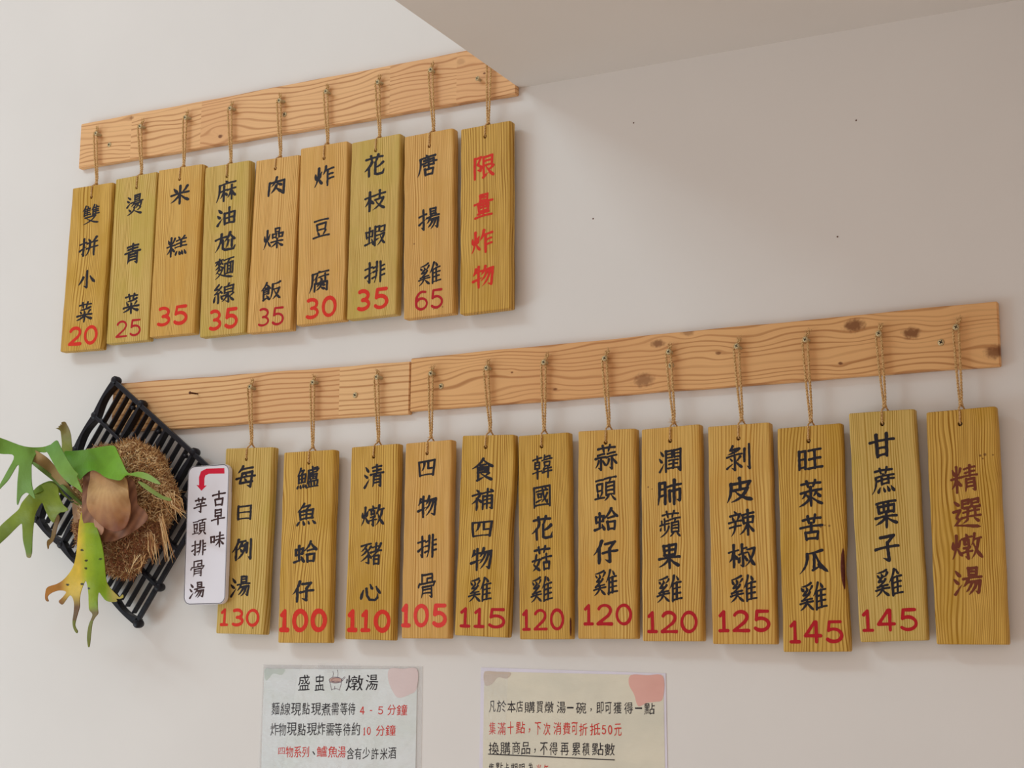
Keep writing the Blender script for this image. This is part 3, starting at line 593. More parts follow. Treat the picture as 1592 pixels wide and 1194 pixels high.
# ------------------------------------------------------------------ menu tags
LIGHTS = dict(o=(srgb(222, 181, 100), srgb(166, 114, 34), srgb(202, 150, 62)), g=(srgb(214, 182, 106), srgb(164, 126, 40), srgb(186, 162, 68)),
              y=(srgb(218, 176, 88), srgb(148, 100, 8), srgb(182, 138, 34)), r=(srgb(226, 181, 108), srgb(172, 119, 44), srgb(206, 157, 74)))
TAGS = [
 # key, corners TL BL, width/D, screw, hole, tone, figure, characters (c, cx, cy, w, h), price (txt, cx, cy, w, h, colour, stroke)
 ('T1',(112.7,292.4),(93,547),.0462,(148.3,207),(142,306.7),'y',.012,[('雙',141.6,333,27,31),('拼',137.8,382.9,30,31),('小',135.3,434,26,29),('菜',131.5,485,25,33)],('20',129,521.6,45,30,'R',.096)),
 ('T2',(180,278),(165,535),.0455,(217,196),(212.4,291.7),'g',.008,[('燙',209.5,317.8,26,33),('青',206.3,394,26,33),('菜',204,471.9,26,33)],('25',199.7,510.4,39,26.5,'C',.072)),
 ('T3',(247,265),(232,524.5),.0475,(287.3,182.4),(279.2,278.6),'o',.006,[('米',279.7,302.6,30,31),('糕',275,382.9,32,33)],('35',267.2,490.8,49,31,'R',.096)),
 ('T4',(319,261),(310,525),.0462,(357,168),(352.6,274),'g',.006,[('麻',352,297,31,33),('油',351.6,336.4,30,30),('尬',350,375.6,33,31),('麵',349,416.8,30,33),('線',347.9,456,33,32)],('35',346.6,496,47,33,'R',.096)),
 ('T5',(398,250),(383,518),.0455,(433.5,156),(428,262),'r',.004,[('肉',430,289.3,27,31),('燥',425.6,370.4,31,33),('飯',421.3,452.4,31,31)],('35',420.7,492.2,42,29,'C',.072)),
 ('T6',(467,231.6),(460,506),.0455,(506,141.7),(503.6,246),'r',.010,[('炸',504.4,273.6,31,33),('豆',499.7,355.3,27,31),('腐',496.4,437.6,31,34)],('30',498.4,478,50,33,'R',.096)),
 ('T7',(547,221),(539,496.7),.0452,(586.5,127.3),(584,233.9),'g',.012,[('花',582.3,256.9,31,36),('枝',583.3,311.9,34,34),('蝦',582.8,366.8,33,33),('排',582.8,422.9,33,35)],('35',578.4,465.2,51,34,'R',.096)),
 ('T8',(628.4,213),(627,496.5),.0442,(669,108.2),(667.4,227),'r',.010,[('唐',664.7,256.9,31,34),('揚',667,340.2,34,35),('雞',668,425,36,36)],('65',667,465.8,44,31,'C',.072)),
 ('T9',(716.4,201),(715,488.4),.0428,(760,97),(754,212.5),'y',.006,[('限',752.6,259.7,33,38),('量',751.6,320,31,40),('炸',750,375,34,38),('物',750.8,430,35,36)],None),
 ('L1',(351,697.7),(335.3,984.8),.0470,(388,601),(383,713.8),'g',.008,[('每',382,740.7,32,36),('日',380,796.9,23,25),('例',376.4,854.5,31,36),('湯',373.8,911.9,31,35)],('130',372.6,960,61,28,'R',.095)),
 ('L2',(441.3,703.7),(431.5,999.3),.0478,(485.5,594.4),(480,719.5),'y',.016,[('鱸',478.7,742.4,35,36),('魚',476.6,799.6,31,37),('蛤',474.7,858,38,36),('仔',471.8,919.4,34,35)],('100',471,964.7,74,37,'R',.12)),
 ('L3',(545.6,694.4),(535,994),.0430,(584.8,585.9),(580.8,710),'y',.004,[('清',581.5,740.5,32,39),('燉',579.8,801.5,36,35),('豬',577,860.7,34,36),('心',576,921,33,27)],('110',573.3,965.3,68,36,'R',.11)),
 ('L4',(630.5,688.6),(623.7,992.3),.0402,(669.4,580.3),(663.9,704.6),'r',.003,[('四',663.6,727.6,28,28),('物',663.9,787.4,31,36),('排',664,848.7,31,38),('骨',663.5,910.4,28,40)],('105',659,957,72,37,'P',.10)),
 ('L5',(718,677.7),(705.8,988),.0434,(755.6,571.9),(754.8,695),'y',.006,[('食',750.6,730,34,38),('補',750.3,776.3,35,36),('四',749.4,822.3,34,27),('物',748,869,35,38),('雞',746.4,916.3,37,40)],('115',750,960.6,72,32,'C',.088)),
 ('L6',(805.8,678),(807.6,994.3),.0405,(844.8,563),(841.8,694),'y',.005,[('韓',843.3,726,32,39),('國',842.5,772,28,37),('花',842.8,820.5,33,40),('菇',842.5,867.7,32,41),('雞',842,916,35,41)],('120',844,963.4,66,34,'C',.078)),
 ('L7',(898.8,671),(898.3,993),.0440,(939.5,556.8),(941.5,688),'o',.008,[('蒜',942,711.2,36,42),('頭',941.5,759.2,35,39),('蛤',942,807.3,39,38),('仔',942,858,39,39),('雞',941.5,905.4,39,42)],('120',944.6,955.5,76,34,'C',.085)),
 ('L8',(996.3,666.4),(998,996.7),.0437,(1039,546.6),(1041.6,685.3),'o',.010,[('潤',1042,715.8,36,39),('肺',1041.5,764.8,38,42),('蘋',1041.7,814,34,43),('果',1040.7,864.5,36,41),('雞',1040.7,915,41,44)],('120',1045,967,79,35,'C',.085)),
 ('L9',(1100,663.4),(1107.6,1001.7),.0440,(1144.6,537.8),(1147.8,681.5),'o',.006,[('剝',1147.7,711,39,43),('皮',1150,761,41,41),('辣',1152.5,812.4,42,43),('椒',1153.4,863.9,44,39),('雞',1155.9,914.9,43,44)],('125',1156.9,965.5,82,35,'C',.09)),
 ('L10',(1207.4,665.4),(1217.4,1013.3),.0440,(1251.4,527.7),(1256.9,685.5),'y',.014,[('旺',1260,714,40,35),('萊',1260.4,766.3,38,43.5),('苦',1261.4,819.7,38,43),('瓜',1265,872.7,45,39),('雞',1264.3,926.8,44,46)],('145',1268.7,982.3,85,36,'C',.085)),
 ('L11',(1319,643.4),(1336.6,997.7),.0432,(1365.7,518.2),(1371.5,658.9),'g',.006,[('甘',1371,692,42,41),('蔗',1373,746.5,37,44),('栗',1377.3,799.2,37,45),('子',1378.8,852,40,44),('雞',1382,905.4,45,45)],('145',1383,964,88,36,'C',.085)),
 ('L12',(1439,640),(1455,1002),.0440,(1486,508.5),(1492.5,658.9),'y',.016,[('精',1499,744.5,44,46),('選',1503,797,46,48),('燉',1503.4,849,49,43),('湯',1505,903.4,46,46)],None),
]
LABELS = dict(
 T1='leftmost upper menu tag, lettered 雙拼小菜 with orange price 20', T2='upper menu tag lettered 燙青菜 with thin crimson price 25',
 T3='upper menu tag lettered 米糕 in two characters, orange price 35', T4='greenish upper menu tag crowded with 麻油尬麵線, orange price 35',
 T5='upper menu tag lettered 肉燥飯 with thin crimson price 35', T6='upper menu tag lettered 炸豆腐 with orange price 30',
 T7='greenish upper menu tag lettered 花枝蝦排 with orange price 35', T8='upper menu tag lettered 唐揚雞 with crimson price 65',
 T9='upper menu tag with red characters 限量炸物 and no price, under the soffit',
 L1='lower menu tag lettered 每日例湯, price 130, partly behind the white plaque', L2='lower menu tag lettered 鱸魚蛤仔 with thick red price 100',
 L3='lower menu tag lettered 清燉豬心 with red price 110', L4='pinkish lower menu tag lettered 四物排骨 with light red price 105',
 L5='lower menu tag lettered 食補四物雞 with crimson price 115', L6='lower menu tag lettered 韓國花菇雞 with thin crimson price 120',
 L7='lower menu tag lettered 蒜頭蛤仔雞 with crimson price 120', L8='lower menu tag lettered 潤肺蘋果雞 with crimson price 120',
 L9='lower menu tag lettered 剝皮辣椒雞 with crimson price 125', L10='lower menu tag lettered 旺萊苦瓜雞, price 145, bark scar on right edge',
 L11='lower menu tag lettered 甘蔗栗子雞 with crimson price 145', L12='rightmost lower menu tag with brown characters 精選燉湯 and no price')
POSTER1 = [  # zoom of the first notice: x0, x1, y0, y1, char, colour
 (158,298,'k',[('盛',407,500),('盅',548,627),('燉',812,958),('湯',983,1085)]),
 (398,508,'k',[('麵',180,242),('線',255,335),('現',347,425),('點',440,500),('現',517,595),('煮',605,680),('需',690,750),('等',765,825),('待',832,890)]),
 (412,508,'r',[('4',932,970),('-',1017,1035),('5',1085,1128),('分',1168,1235),('鐘',1245,1335)]),
 (568,682,'k',[('炸',170,235),('物',240,298),('現',310,388),('點',400,465),('現',480,560),('炸',570,635),('需',645,710),('等',715,775),('待',790,848),('約',862,930)]),
 (588,684,'r',[('1',962,976),('0',992,1022),('分',1070,1140),('鐘',1150,1235)]),
 (768,868,'r',[('四',235,290),('物',300,360),('系',370,430),('列',440,495),('鱸',565,650),('魚',660,740),('湯',745,808)]),
 (768,868,'k',[('、',525,548)]),
 (780,884,'k',[('含',820,880),('有',888,942),('少',955,1015),('許',1030,1090),('米',1105,1165),('酒',1175,1240)]),
]
POSTER2 = [
 (335,425,'k',[('凡',148,195),('於',205,275),('本',285,345),('店',350,400),('購',413,490),('買',503,550),('燉',562,630),('湯',655,720),('一',730,780),('碗',798,875),('，',905,916),('即',952,1005),('可',1015,1065),('獲',1080,1140),('得',1160,1225),('一',1240,1295),('點',1310,1390)]),
 (490,588,'r',[('集',148,195),('滿',212,270),('十',285,330),('點',347,415),('，',443,455),('下',490,535),('次',555,605),('消',630,685),('費',700,755),('可',765,810),('折',822,885),('抵',903,980),('5',990,1025),('0',1038,1070),('元',1085,1140)]),
 (640,740,'k',[('換',145,220),('購',232,305),('商',320,378),('品',388,455),('，',485,496),('不',530,585),('得',600,660),('再',682,745),('累',770,830),('積',845,900),('點',920,1005),('數',1012,1090)]),
 (798,890,'k',[('集',145,185),('點',198,250),('卡',262,295),('期',310,360),('限',370,415),('為',440,475)]),
 (806,890,'r',[('半',500,540),('年',555,590)]),
]
PLAQUE = [('古',340.3,774.8,22,25),('早',339,803.7,22,26),('味',337.8,838.9,23,25),('芋',311.4,785,21,25),('頭',310,819,22,25),('排',309,851.6,23,25),('骨',307,883.5,22,27),('湯',306.3,917.7,24,27)]
_all = ''.join(c[0] for P in (POSTER1, POSTER2) for r in P for c in r[3])
glyph_masks([c for c in _all if not (c.isdigit() or c == '-')])

def twine(mb, pts, r=.00175, pitch=.0085, step=.0011):
    """two-ply twisted cord along pts"""
    P = np.array(pts, float); seg = np.r_[0, np.cumsum(np.linalg.norm(np.diff(P, axis=0), axis=1))]
    n = max(6, int(seg[-1]/step)); s = np.linspace(0, seg[-1], n); Q = np.stack([np.interp(s, seg, P[:, k]) for k in range(3)], 1)
    for _ in range(3): Q[1:-1] = (Q[:-2] + 2*Q[1:-1] + Q[2:])/4
    T = np.gradient(Q, axis=0); T /= np.linalg.norm(T, axis=1)[:, None] + 1e-12
    U = np.cross(T, [0, 1, 0.]); b = np.linalg.norm(U, axis=1) < .2; U[b] = np.cross(T[b], [1, 0, 0.]); U /= np.linalg.norm(U, axis=1)[:, None] + 1e-12
    V = np.cross(T, U); ph = random.uniform(0, 6)
    for k in (0, math.pi):
        a = (2*math.pi*s/pitch + ph + k)[:, None]
        mb.tube(Q + .5*r*(np.cos(a)*U + np.sin(a)*V), r*.60, 6)
def hairs(mb, c, n, ln, up=0):
    for _ in range(n):
        d = np.array([random.gauss(0, 1), random.gauss(0, .5)-.3, random.gauss(0, 1)+up]); d /= np.linalg.norm(d)
        L = ln*random.uniform(.4, 1.2); p = np.array(c)+d*.001; bend = np.array([random.gauss(0, .35), random.gauss(0, .2), random.gauss(0, .35)])
        mb.tube([p, p+d*L*.5, p+d*L+bend*L*.5], [.00022, .00018, .00008], 4)
def make_tag(spec, wmax):
    key, tl, bl, wd, scr, hol, tone, fig, chars, price = spec
    i = TAGS.index(spec); D = Y_TAG; up = key[0] == 'T'
    TL, BL = bp(*tl, D), bp(*bl, D); lean = math.atan2(TL[0]-BL[0], TL[2]-BL[2]); h = np.hypot(TL[0]-BL[0], TL[2]-BL[2])
    wdt = min(wd*D, wmax); ux = np.array([math.cos(lean), 0, -math.sin(lean)])
    base = BL + ux*wdt/2
    root = empty('menu_tag', (base[0], D+T_TAG, base[2]), (0, lean, 0))
    tag(root, LABELS[key], 'menu tag', 'menu tags hanging from the %s' % ('upper rail' if up else 'lower rails'))
    Mi = (Matrix.Translation(root.location) @ Matrix.Rotation(lean, 4, 'Y')).inverted()
    def loc(p): return np.array(Mi @ Vector(p))
    L, Dk, St = LIGHTS[tone]
    rs = random.Random(i*11+3)
    kn_ = {'L10': [(.012, .165, .0022), (.018, .167, .0016), (.024, .166, .0022), (.007, .166, .0016)], 'L12': [(.022, .240, .0022), (.028, .241, .0026), (.025, .236, .0016), (.038, .240, .0016)],
           'T8': [(-.026, .12, .0018), (.01, .01, .0013), (.016, .0105, .0016), (.026, .012, .0014)], 'L8': [(-.034, .216, .0018), (-.028, .213, .0014)], 'L1': [(.025, .01, .002)]}.get(key, [])
    mat = tag_wood(i+1.0, L, Dk, St, fig, rs.choice([240., 290., 340.]), kn_)
    # board: rounded cross-section lofted up the height, edges a little uneven
    t = T_TAG; rad = .0022 if up else .0030; sec = []
    rr = [rad*rs.uniform(.5, 1.5)*q for q in (1, 1, .8, 1.7)]
    for (cx, cy, a0), r in zip(((wdt/2, 0, 0), (-wdt/2, 0, 90), (-wdt/2, -t, 180), (wdt/2, -t, 270)), rr):
        for k in range(4):
            a = R_(a0 + 30*k); sx = 1 if cx > 0 else -1; sy = -1 if cy == 0 else 1
            sec.append((cx - sx*r + r*math.cos(a), cy + sy*r + r*math.sin(a)))
    sec = np.array(sec); n = len(sec); V = []; Fc = []
    zs = [0, .0006, .002] + list(np.linspace(.008, h-.008, 30)) + [h-.002, h-.0006, h]; ins = [.0016, .0005, 0] + [0]*30 + [0, .0005, .0016]
    tilt_t = rs.uniform(-.6, 1.0)*.0016; tilt_b = rs.uniform(-.5, .5)*.001; s1, s2 = rs.uniform(0, 9), rs.uniform(0, 9)
    for z, q in zip(zs, ins):
        k = z/h
        for (x, y) in sec:
            e = .00028*math.sin(14*k+s1+(2 if x > 0 else 0)) + .0002*math.sin(31*k+s2+(4 if x > 0 else 0))
            if key == 'L5' and x > 0: e += .0016*math.sin(3*k*math.pi)
            if key == 'L2' and x > 0: e -= .0012*math.exp(-((k-.45)/.2)**2)
            if key == 'L10' and x > 0: e += -.0032*math.exp(-((k-.36)/.10)**2)
            x2 = x*(1-q/(wdt/2)) + (e if abs(x) > wdt*.3 else 0); y2 = -t/2 + (y+t/2)*(1-q/(t/2)*.9)
            zz = z + (tilt_t*k**6 + tilt_b*(1-k)**6)*(x/(wdt/2))
            V.append((x2, y2, zz))
    m = len(zs)
    for j in range(m-1):
        for k in range(n): Fc.append((j*n+k, j*n+(k+1) % n, (j+1)*n+(k+1) % n, (j+1)*n+k))
    Fc += [tuple(range(n))[::-1], tuple((m-1)*n+k for k in range(n))]
    board = mesh_obj('board', V, Fc, mat, root)
    H = loc(bp(*hol, D))
    cut = MB(); cut.lathe([(.0032, -.03), (.0032, .03)], 16, Matrix.Translation((H[0], -t/2, H[2])) @ Matrix.Rotation(math.pi/2, 4, 'X'))
    dark, _, _ = M_HOLE
    co = cut.build('cut', dark); co.parent = root
    bo = board.modifiers.new('hole', 'BOOLEAN'); bo.object = co; bo.operation = 'DIFFERENCE'; bo.solver = 'EXACT'
    PENDING.append((board, co))
    # lettering
    def place(v, f, cx, cy, w_, h_, mb):
        c = loc(bp(cx, cy, D)); a = loc(bp(cx-w_/2, cy, D)); b = loc(bp(cx+w_/2, cy, D)); d = loc(bp(cx, cy-h_/2, D)); e = loc(bp(cx, cy+h_/2, D))
        W, Hh = abs(b[0]-a[0]), abs(d[2]-e[2])
        mb.add([(c[0] + (p[0]-.5)*W, -t-.00025, c[2] + (p[1]-.5)*Hh) for p in v], f)
    for k, (ch, cx, cy, w_, h_) in enumerate(chars):
        mb = MB(); v, f = brush_shape(ch, i*20+k); place(v, f, cx, cy, w_, h_, mb)
        mb.build('character', {'T9': M_RED, 'L12': M_BROWN}.get(key, M_INK), root)
    if price:
        txt, cx, cy, w_, h_, colr, rk = price
        a, b, d, e = (loc(bp(*q, D)) for q in ((cx-w_/2, cy), (cx+w_/2, cy), (cx, cy-h_/2), (cx, cy+h_/2)))
        W, Hh = abs(b[0]-a[0]), abs(d[2]-e[2]); c = loc(bp(cx, cy, D))
        for v, f in number_shape(txt, W, Hh, rk*Hh*.88, True):
            mb = MB(); mb.add([(c[0]+p[0]-W/2, -t-.00025, c[2]+p[1]-Hh/2) for p in v], f)
            mb.build('digit', {'R': M_RED, 'C': M_CRIM, 'P': M_LRED}[colr], root)
    # twine: loop over the screw, knot above the board, strands through the hole
    mb = MB(); kb = MB(); ys = Y_RAIL - .0068
    Sp = loc(bp(*scr, ys)) + [0, 0, 0]; zt = h + (.0042 if up else .0066); xk = H[0] + rs.uniform(.0005, .003); yk = -t/2
    K = np.array([xk, yk, zt]); g = .0036
    left = [K+[-.0008, 0, .001], K+[-.0016, 0, .012], [K[0]*.5+Sp[0]*.5-g*.8, (yk+Sp[1])/2, (zt+Sp[2])/2], Sp+[-g, 0, -.004], Sp+[-g*.8, 0, .0012], Sp+[0, 0, .0034], Sp+[g*.8, .0006, .0012]]
    right = [Sp+[g, .001, -.004], [K[0]*.5+Sp[0]*.5+g*.8, (yk+Sp[1])/2, (zt+Sp[2])/2], K+[.0016, 0, .012], K+[.0008, 0, .001]]
    def dens(P):
        P = np.array(P, float); k = []
        for a, b in zip(P[:-1], P[1:]):
            k += [a+(b-a)*u for u in np.linspace(0, 1, max(2, int(np.linalg.norm(b-a)/.0015)), endpoint=False)]
        return k + [P[-1]]
    twine(mb, dens(left + right))
    ring = [Sp + [.0036*math.cos(a), .0016+.0016*a/6.28, .0036*math.sin(a)+.0004] for a in np.linspace(0, 2*2*math.pi, 44)]
    twine(mb, ring, .0013)
    tx = rs.uniform(-.3, 1.0)
    for q in (-.0011, .0013):
        tip = Sp+[.0025+.004*tx+q*1.6, .0012, .0092+rs.uniform(-.0015, .002)]
        twine(mb, dens([Sp+[.0012+q, .0022, .0030], Sp+[.0022+.002*tx+q, .0016, .006], tip]), .0017); hairs(mb, tip, 10, .0045, 1.2)
    fr = [K+[0, 0, 0], [xk-.3*(xk-H[0])-(0 if up else .0022), -t*.75, h+.0022], [H[0]+.0006, -t-.0012, h-.002], [H[0]+.0002, -t-.0014, H[2]+.006], [H[0], -t-.0008, H[2]+.0015], [H[0], -t+.004, H[2]]]
    twine(mb, dens(fr), .0013)
    bk = [K+[.0012, .001, 0], [xk+(.001 if up else .0035), -t*.3, h+.0026], [xk+(0 if up else .003), .0015, h-.003], [H[0], .0016, H[2]+.004], [H[0], .0008, H[2]+.001], [H[0], -.004, H[2]]]
    twine(mb, dens(bk), .0013)
    hairs(mb, (Sp+K)/2, 6, .006); 
    tw = mb.build('twine_loop', M_JUTE, root, True)
    kp = [K + [.0022*math.cos(a)*(1-.1*b), .0022*math.sin(a), .0012+.0008*(a/6.28-1)] for b in (0, 1) for a in np.linspace(0, 4*math.pi, 30)]
    twine(kb, kp, .0015); hairs(kb, K, 26 if key in ('T9', 'L8') else 9, .008 if key in ('T9', 'L8') else .0045)
    kb.build('knot', M_JUTE, tw, True)
    # the screw it hangs on belongs to the rail
    rl = rails['U' if up else ('L' if key in ('L1', 'L2', 'L3') else 'R')]
    add_screw(scr[0], scr[1], Y_RAIL-.0135, .0175, rl, r=.0043)
    if key == 'L10':      # dark bark left on the edge
        mb = MB(); pts = [(wdt/2-.0030-.0024*math.exp(-((z/h-.36)/.1)**2), -t*.90, z) for z in np.linspace(.078, .140, 14)]
        mb.tube(pts, [.0006+.0026*max(0, math.sin(math.pi*k/13))**.8 for k in range(14)], 8); tag(mb.build('bark_scar', BARK, root, True), 'dark red bark scar')
    if key == 'L6':
        mb = MB(); mb.tube([(wdt/2-.0009, -t+.0012, z) for z in np.linspace(.004, .030, 6)], [.0005, .0012, .0014, .0013, .0014, .0006], 6); tag(mb.build('bark_scar', BARK, root, True), 'dark red bark scar')
    return root
M_HOLE = new_mat('dark_drill_hole', srgb(52, 30, 16), .9)
BARK = paint_mat('dark_bark', srgb(84, 34, 18), .8, .3)
PENDING = []
for a, spec in enumerate(TAGS):
    wmax = 1.0
    if a+1 < len(TAGS) and TAGS[a+1][0][0] == spec[0][0]:
        n = TAGS[a+1]; wmax = min(bp(*n[1], Y_TAG)[0]-bp(*spec[1], Y_TAG)[0], bp(*n[2], Y_TAG)[0]-bp(*spec[2], Y_TAG)[0]) - .0012
    make_tag(spec, wmax)
dg = bpy.context.evaluated_depsgraph_get(); dg.update()
for board, co in PENDING:
    me = bpy.data.meshes.new_from_object(board.evaluated_get(dg)); board.modifiers.clear(); old = board.data; board.data = me; me.name = 'board'
    bpy.data.meshes.remove(old)
for board, co in PENDING:
    me = co.data; bpy.data.objects.remove(co); bpy.data.meshes.remove(me)
    b = bmesh.new(); b.from_mesh(board.data)
    for f in b.faces: f.smooth = len(f.verts) == 4 and abs(f.normal.z) < .5 and abs(f.normal.y) < .93
    b.to_mesh(board.data); b.free()

# ------------------------------------------------------------------ white plaque with the red arrow
YP = Y_TAG - .0125
def plaque():
    q = [bp(*p, YP) for p in ((292.6, 724), (357, 722.5), (349.5, 939), (285.6, 940))]
    c = (q[2]+q[3])/2; up = (q[0]+q[1])/2 - c; hh = np.linalg.norm(up); lean = math.atan2(up[0], up[2]); ww = (np.linalg.norm(q[1]-q[0])+np.linalg.norm(q[2]-q[3]))/2
    root = empty('plaque', (c[0], YP+.0080, c[2]), (0, lean, 0))
    tag(root, 'white rounded plaque with red bent arrow lettered 古早味芋頭排骨湯, on the first soup tag', 'plaque')
    Mi = (Matrix.Translation(root.location) @ Matrix.Rotation(lean, 4, 'Y')).inverted()
    def loc(p): return np.array(Mi @ Vector(p))
    r = .0125
    def rr(w_, h_, r, z0): return [(sx*(w_/2-r)+r*math.cos(a), z0+h_/2+sz*(h_/2-r)+r*math.sin(a)) for sx, sz, a0 in ((1, 1, 0), (-1, 1, 90), (-1, -1, 180), (1, -1, 270)) for a in np.radians(np.linspace(a0, a0+90, 8))]
    def slab(mb, P, y0, y1):
        n = len(P); mb.add([(x, y0, z) for x, z in P] + [(x, y1, z) for x, z in P], [tuple(range(n)), tuple(range(n, 2*n))[::-1]] + [(k, k+n, (k+1) % n+n, (k+1) % n) for k in range(n)])
    mb = MB(); slab(mb, rr(ww, hh, r, 0), -.0080, 0); mb.build('board', M_BOARD_WHITE, root)
    mb = MB(); mb.box(.010, ww/2-.003, 0, .0044, hh*.2, hh*.8); mb.build('adhesive_pad', M_BOARD_WHITE, root)
    mb = MB(); P, Q = rr(ww-.0008, hh-.0008, r, .0004), rr(ww-.0028, hh-.0028, r-.001, .0014); n = len(P)
    mb.add([(x, -.0082, z) for x, z in P] + [(x, -.0082, z) for x, z in Q], [(k, (k+1) % n, (k+1) % n+n, k+n) for k in range(n)]); mb.build('border_line', M_EDGE, root)
    mb = MB()
    for k, (ch, cx, cy, w_, h_) in enumerate(PLAQUE):
        v, f = brush_shape(ch, 900+k, 1.0); cc = loc(bp(cx, cy, YP)); a = loc(bp(cx-w_/2, cy, YP)); b = loc(bp(cx+w_/2, cy, YP)); d = loc(bp(cx, cy-h_/2, YP))
        W, Hh = b[0]-a[0], 2*(d[2]-cc[2]); mb.add([(cc[0]+(p[0]-.5)*W, -.0082, cc[2]+(p[1]-.5)*Hh) for p in v], f)
    mb.build('lettering', M_PLAQUE_INK, root)
    A = [(348.8, 727.8), (349, 736.2), (325, 736.6), (319.5, 739), (317.8, 744), (317.6, 755), (321.5, 754.6), (313.2, 763), (305.5, 754), (309.6, 754.6), (309.5, 742), (312.5, 733), (321, 728.6)]
    P = [loc(bp(x, y, YP)) for x, y in A]; mb = MB(); mb.add([(p[0], -.0082, p[2]) for p in P], [tuple(range(len(P)))]); mb.build('arrow', M_ARROW, root)
plaque()

# ------------------------------------------------------------------ laminated notices
def gloss_paper(name, col, col2, rough, wr, gx):
    m, nt, b = new_mat(name, col, rough); N = NT(nt); x, y, z = N.xyz(); v = N.vec(N.m('MULTIPLY', x, 1.0), y, N.m('MULTIPLY', z, 2.2))
    k = N.noise(v, 9, 3); nt.links.new(N.mix(N.ramp(k, .35, .7), col, col2), b.inputs['Base Color'])
    b.inputs['Coat Weight'].default_value = gx; b.inputs['Coat Roughness'].default_value = .12
    N.bump(b, N.m('ADD', N.noise(v, 22, 3), N.m('MULTIPLY', N.noise(v, 90, 2), .25)), wr, .8)
    return m
M_PAPER1 = gloss_paper('laminated_paper_window_sheen', srgb(222, 226, 226), srgb(214, 220, 216), .35, .0035, .7)  # off-white paper, the window's bluish reflection put into its base colour
M_PAPER2 = gloss_paper('laminated_cream_paper', srgb(226, 220, 200), srgb(216, 212, 194), .40, .0018, .4)
M_SLEEVE = gloss_paper('laminate_sleeve', srgb(226, 222, 236), srgb(220, 216, 228), .25, .0012, .6)
M_SLEEVE1, _nt, _b = new_mat('clear_laminate', srgb(232, 230, 228), .18); _b.inputs['Alpha'].default_value = .30
_N = NT(_nt); _x, _y, _z = _N.xyz(); _N.bump(_b, _N.noise(_N.vec(_x, _y, _z), 60, 3), .003, .8)
M_TAPE, _nt, _b = new_mat('clear_tape', srgb(240, 242, 246), .10, 0, .9); _b.inputs['Alpha'].default_value = .06
_N = NT(_nt); _x, _y, _z = _N.xyz(); _N.bump(_b, _N.noise(_N.vec(_x, _y, _N.m('MULTIPLY', _z, .5)), 150, 3), .004, 1.0)
M_PINK = gloss_paper('pink_print', srgb(228, 176, 164), srgb(222, 168, 156), .4, .0015, .4); M_PINK1 = gloss_paper('pale_pink_print', srgb(222, 204, 202), srgb(218, 198, 196), .35, .0015, .6)
M_TAUPE = gloss_paper('taupe_print', srgb(200, 184, 168), srgb(206, 190, 176), .4, .0015, .4); M_SAGE = gloss_paper('sage_print', srgb(196, 206, 194), srgb(186, 196, 188), .35, .002, .6)
M_PEN = paint_mat('black_marker', srgb(44, 40, 44)); M_PENR = paint_mat('red_marker', srgb(206, 60, 52)); M_LINE = paint_mat('violet_line', srgb(120, 104, 118)); M_SOUP = paint_mat('soup_fill', srgb(196, 160, 148))
def notice(name, label, zx, zy, sc, outer, paper, rows, mats, blobs, bold, extra):
    def at(u, v): return (zx+u/sc, zy+v/sc)
    yw = Y_WALL - .0012
    o = np.array([bp(*p, yw) for p in outer]); c = (o[2]+o[3])/2
    root = empty(name, (c[0], Y_WALL-.0002, c[2])); tag(root, label, 'notice', 'laminated notices taped to the wall')
    def loc(px, py): p = bp(px, py, yw); return np.array([p[0]-c[0], 0, p[2]-c[2]])
    def quad(nm, P, y0, y1, mat):
        q = [loc(*p) for p in P]; mb = MB(); n = len(q)
        mb.add([(p[0], y0, p[2]) for p in q] + [(p[0], y1, p[2]) for p in q], [tuple(range(n)), tuple(range(n, 2*n))[::-1]] + [(k, k+n, (k+1) % n+n, (k+1) % n) for k in range(n)])
        return mb.build(nm, mat, root)
    quad('laminate_sleeve', outer, -.0006, 0, mats['sleeve']); quad('paper', paper, -.0009, -.0003, mats['paper'])
    for nm, P, mat in blobs: quad(nm, [at(*p) for p in smooth_poly(P, 5)] if len(P) > 4 else [at(*p) for p in P], -.00105, -.0006, mat)
    for y0, y1, colr, chs in rows:
        mb = MB()
        for k, (ch, x0, x1) in enumerate(chs):
            cy0, cy1 = y0 + .012*(x0-150)*(1 if zx > 600 else 0), y1 + .012*(x0-150)*(1 if zx > 600 else 0)
            if ch == '一': cy0, cy1 = (cy0+cy1)/2-6, (cy0+cy1)/2+8
            if ch == '四': cy0, cy1 = cy0+10, cy1-28
            if ch in '，、': cy0, cy1 = cy0+45, cy1-20
            j = random.uniform(-4, 4); a, b = loc(*at(x0, cy0+j)), loc(*at(x1, cy1+j)); W, Hh = b[0]-a[0], a[2]-b[2]
            if ch in DIG: v, f = number_shape(ch, W, Hh*.72, Hh*.045); v = [(p[0], p[1]+Hh*.1) for p in v]
            else:
                v, f = glyph_shape(ch, 400+k, bold=bold, n=44, slope=.06, wob=.02, sig=.012); v = [(p[0]*W, p[1]*Hh) for p in v]
            mb.add([(a[0]+p[0], -.00112, b[2]+p[1]) for p in v], f)
        o = mb.build('text_line', M_PEN if colr == 'k' else M_PENR, root)
        if colr == 'r': tag(o, 'red handwriting')
    for A, B, r in extra:
        mb = MB(); a, b = loc(*at(*A)), loc(*at(*B)); mb.tube([(a[0], -.0011, a[2]), (b[0], -.0011, b[2])], r, 6); mb.build('underline', M_PEN, root)
    return root, loc, at, quad
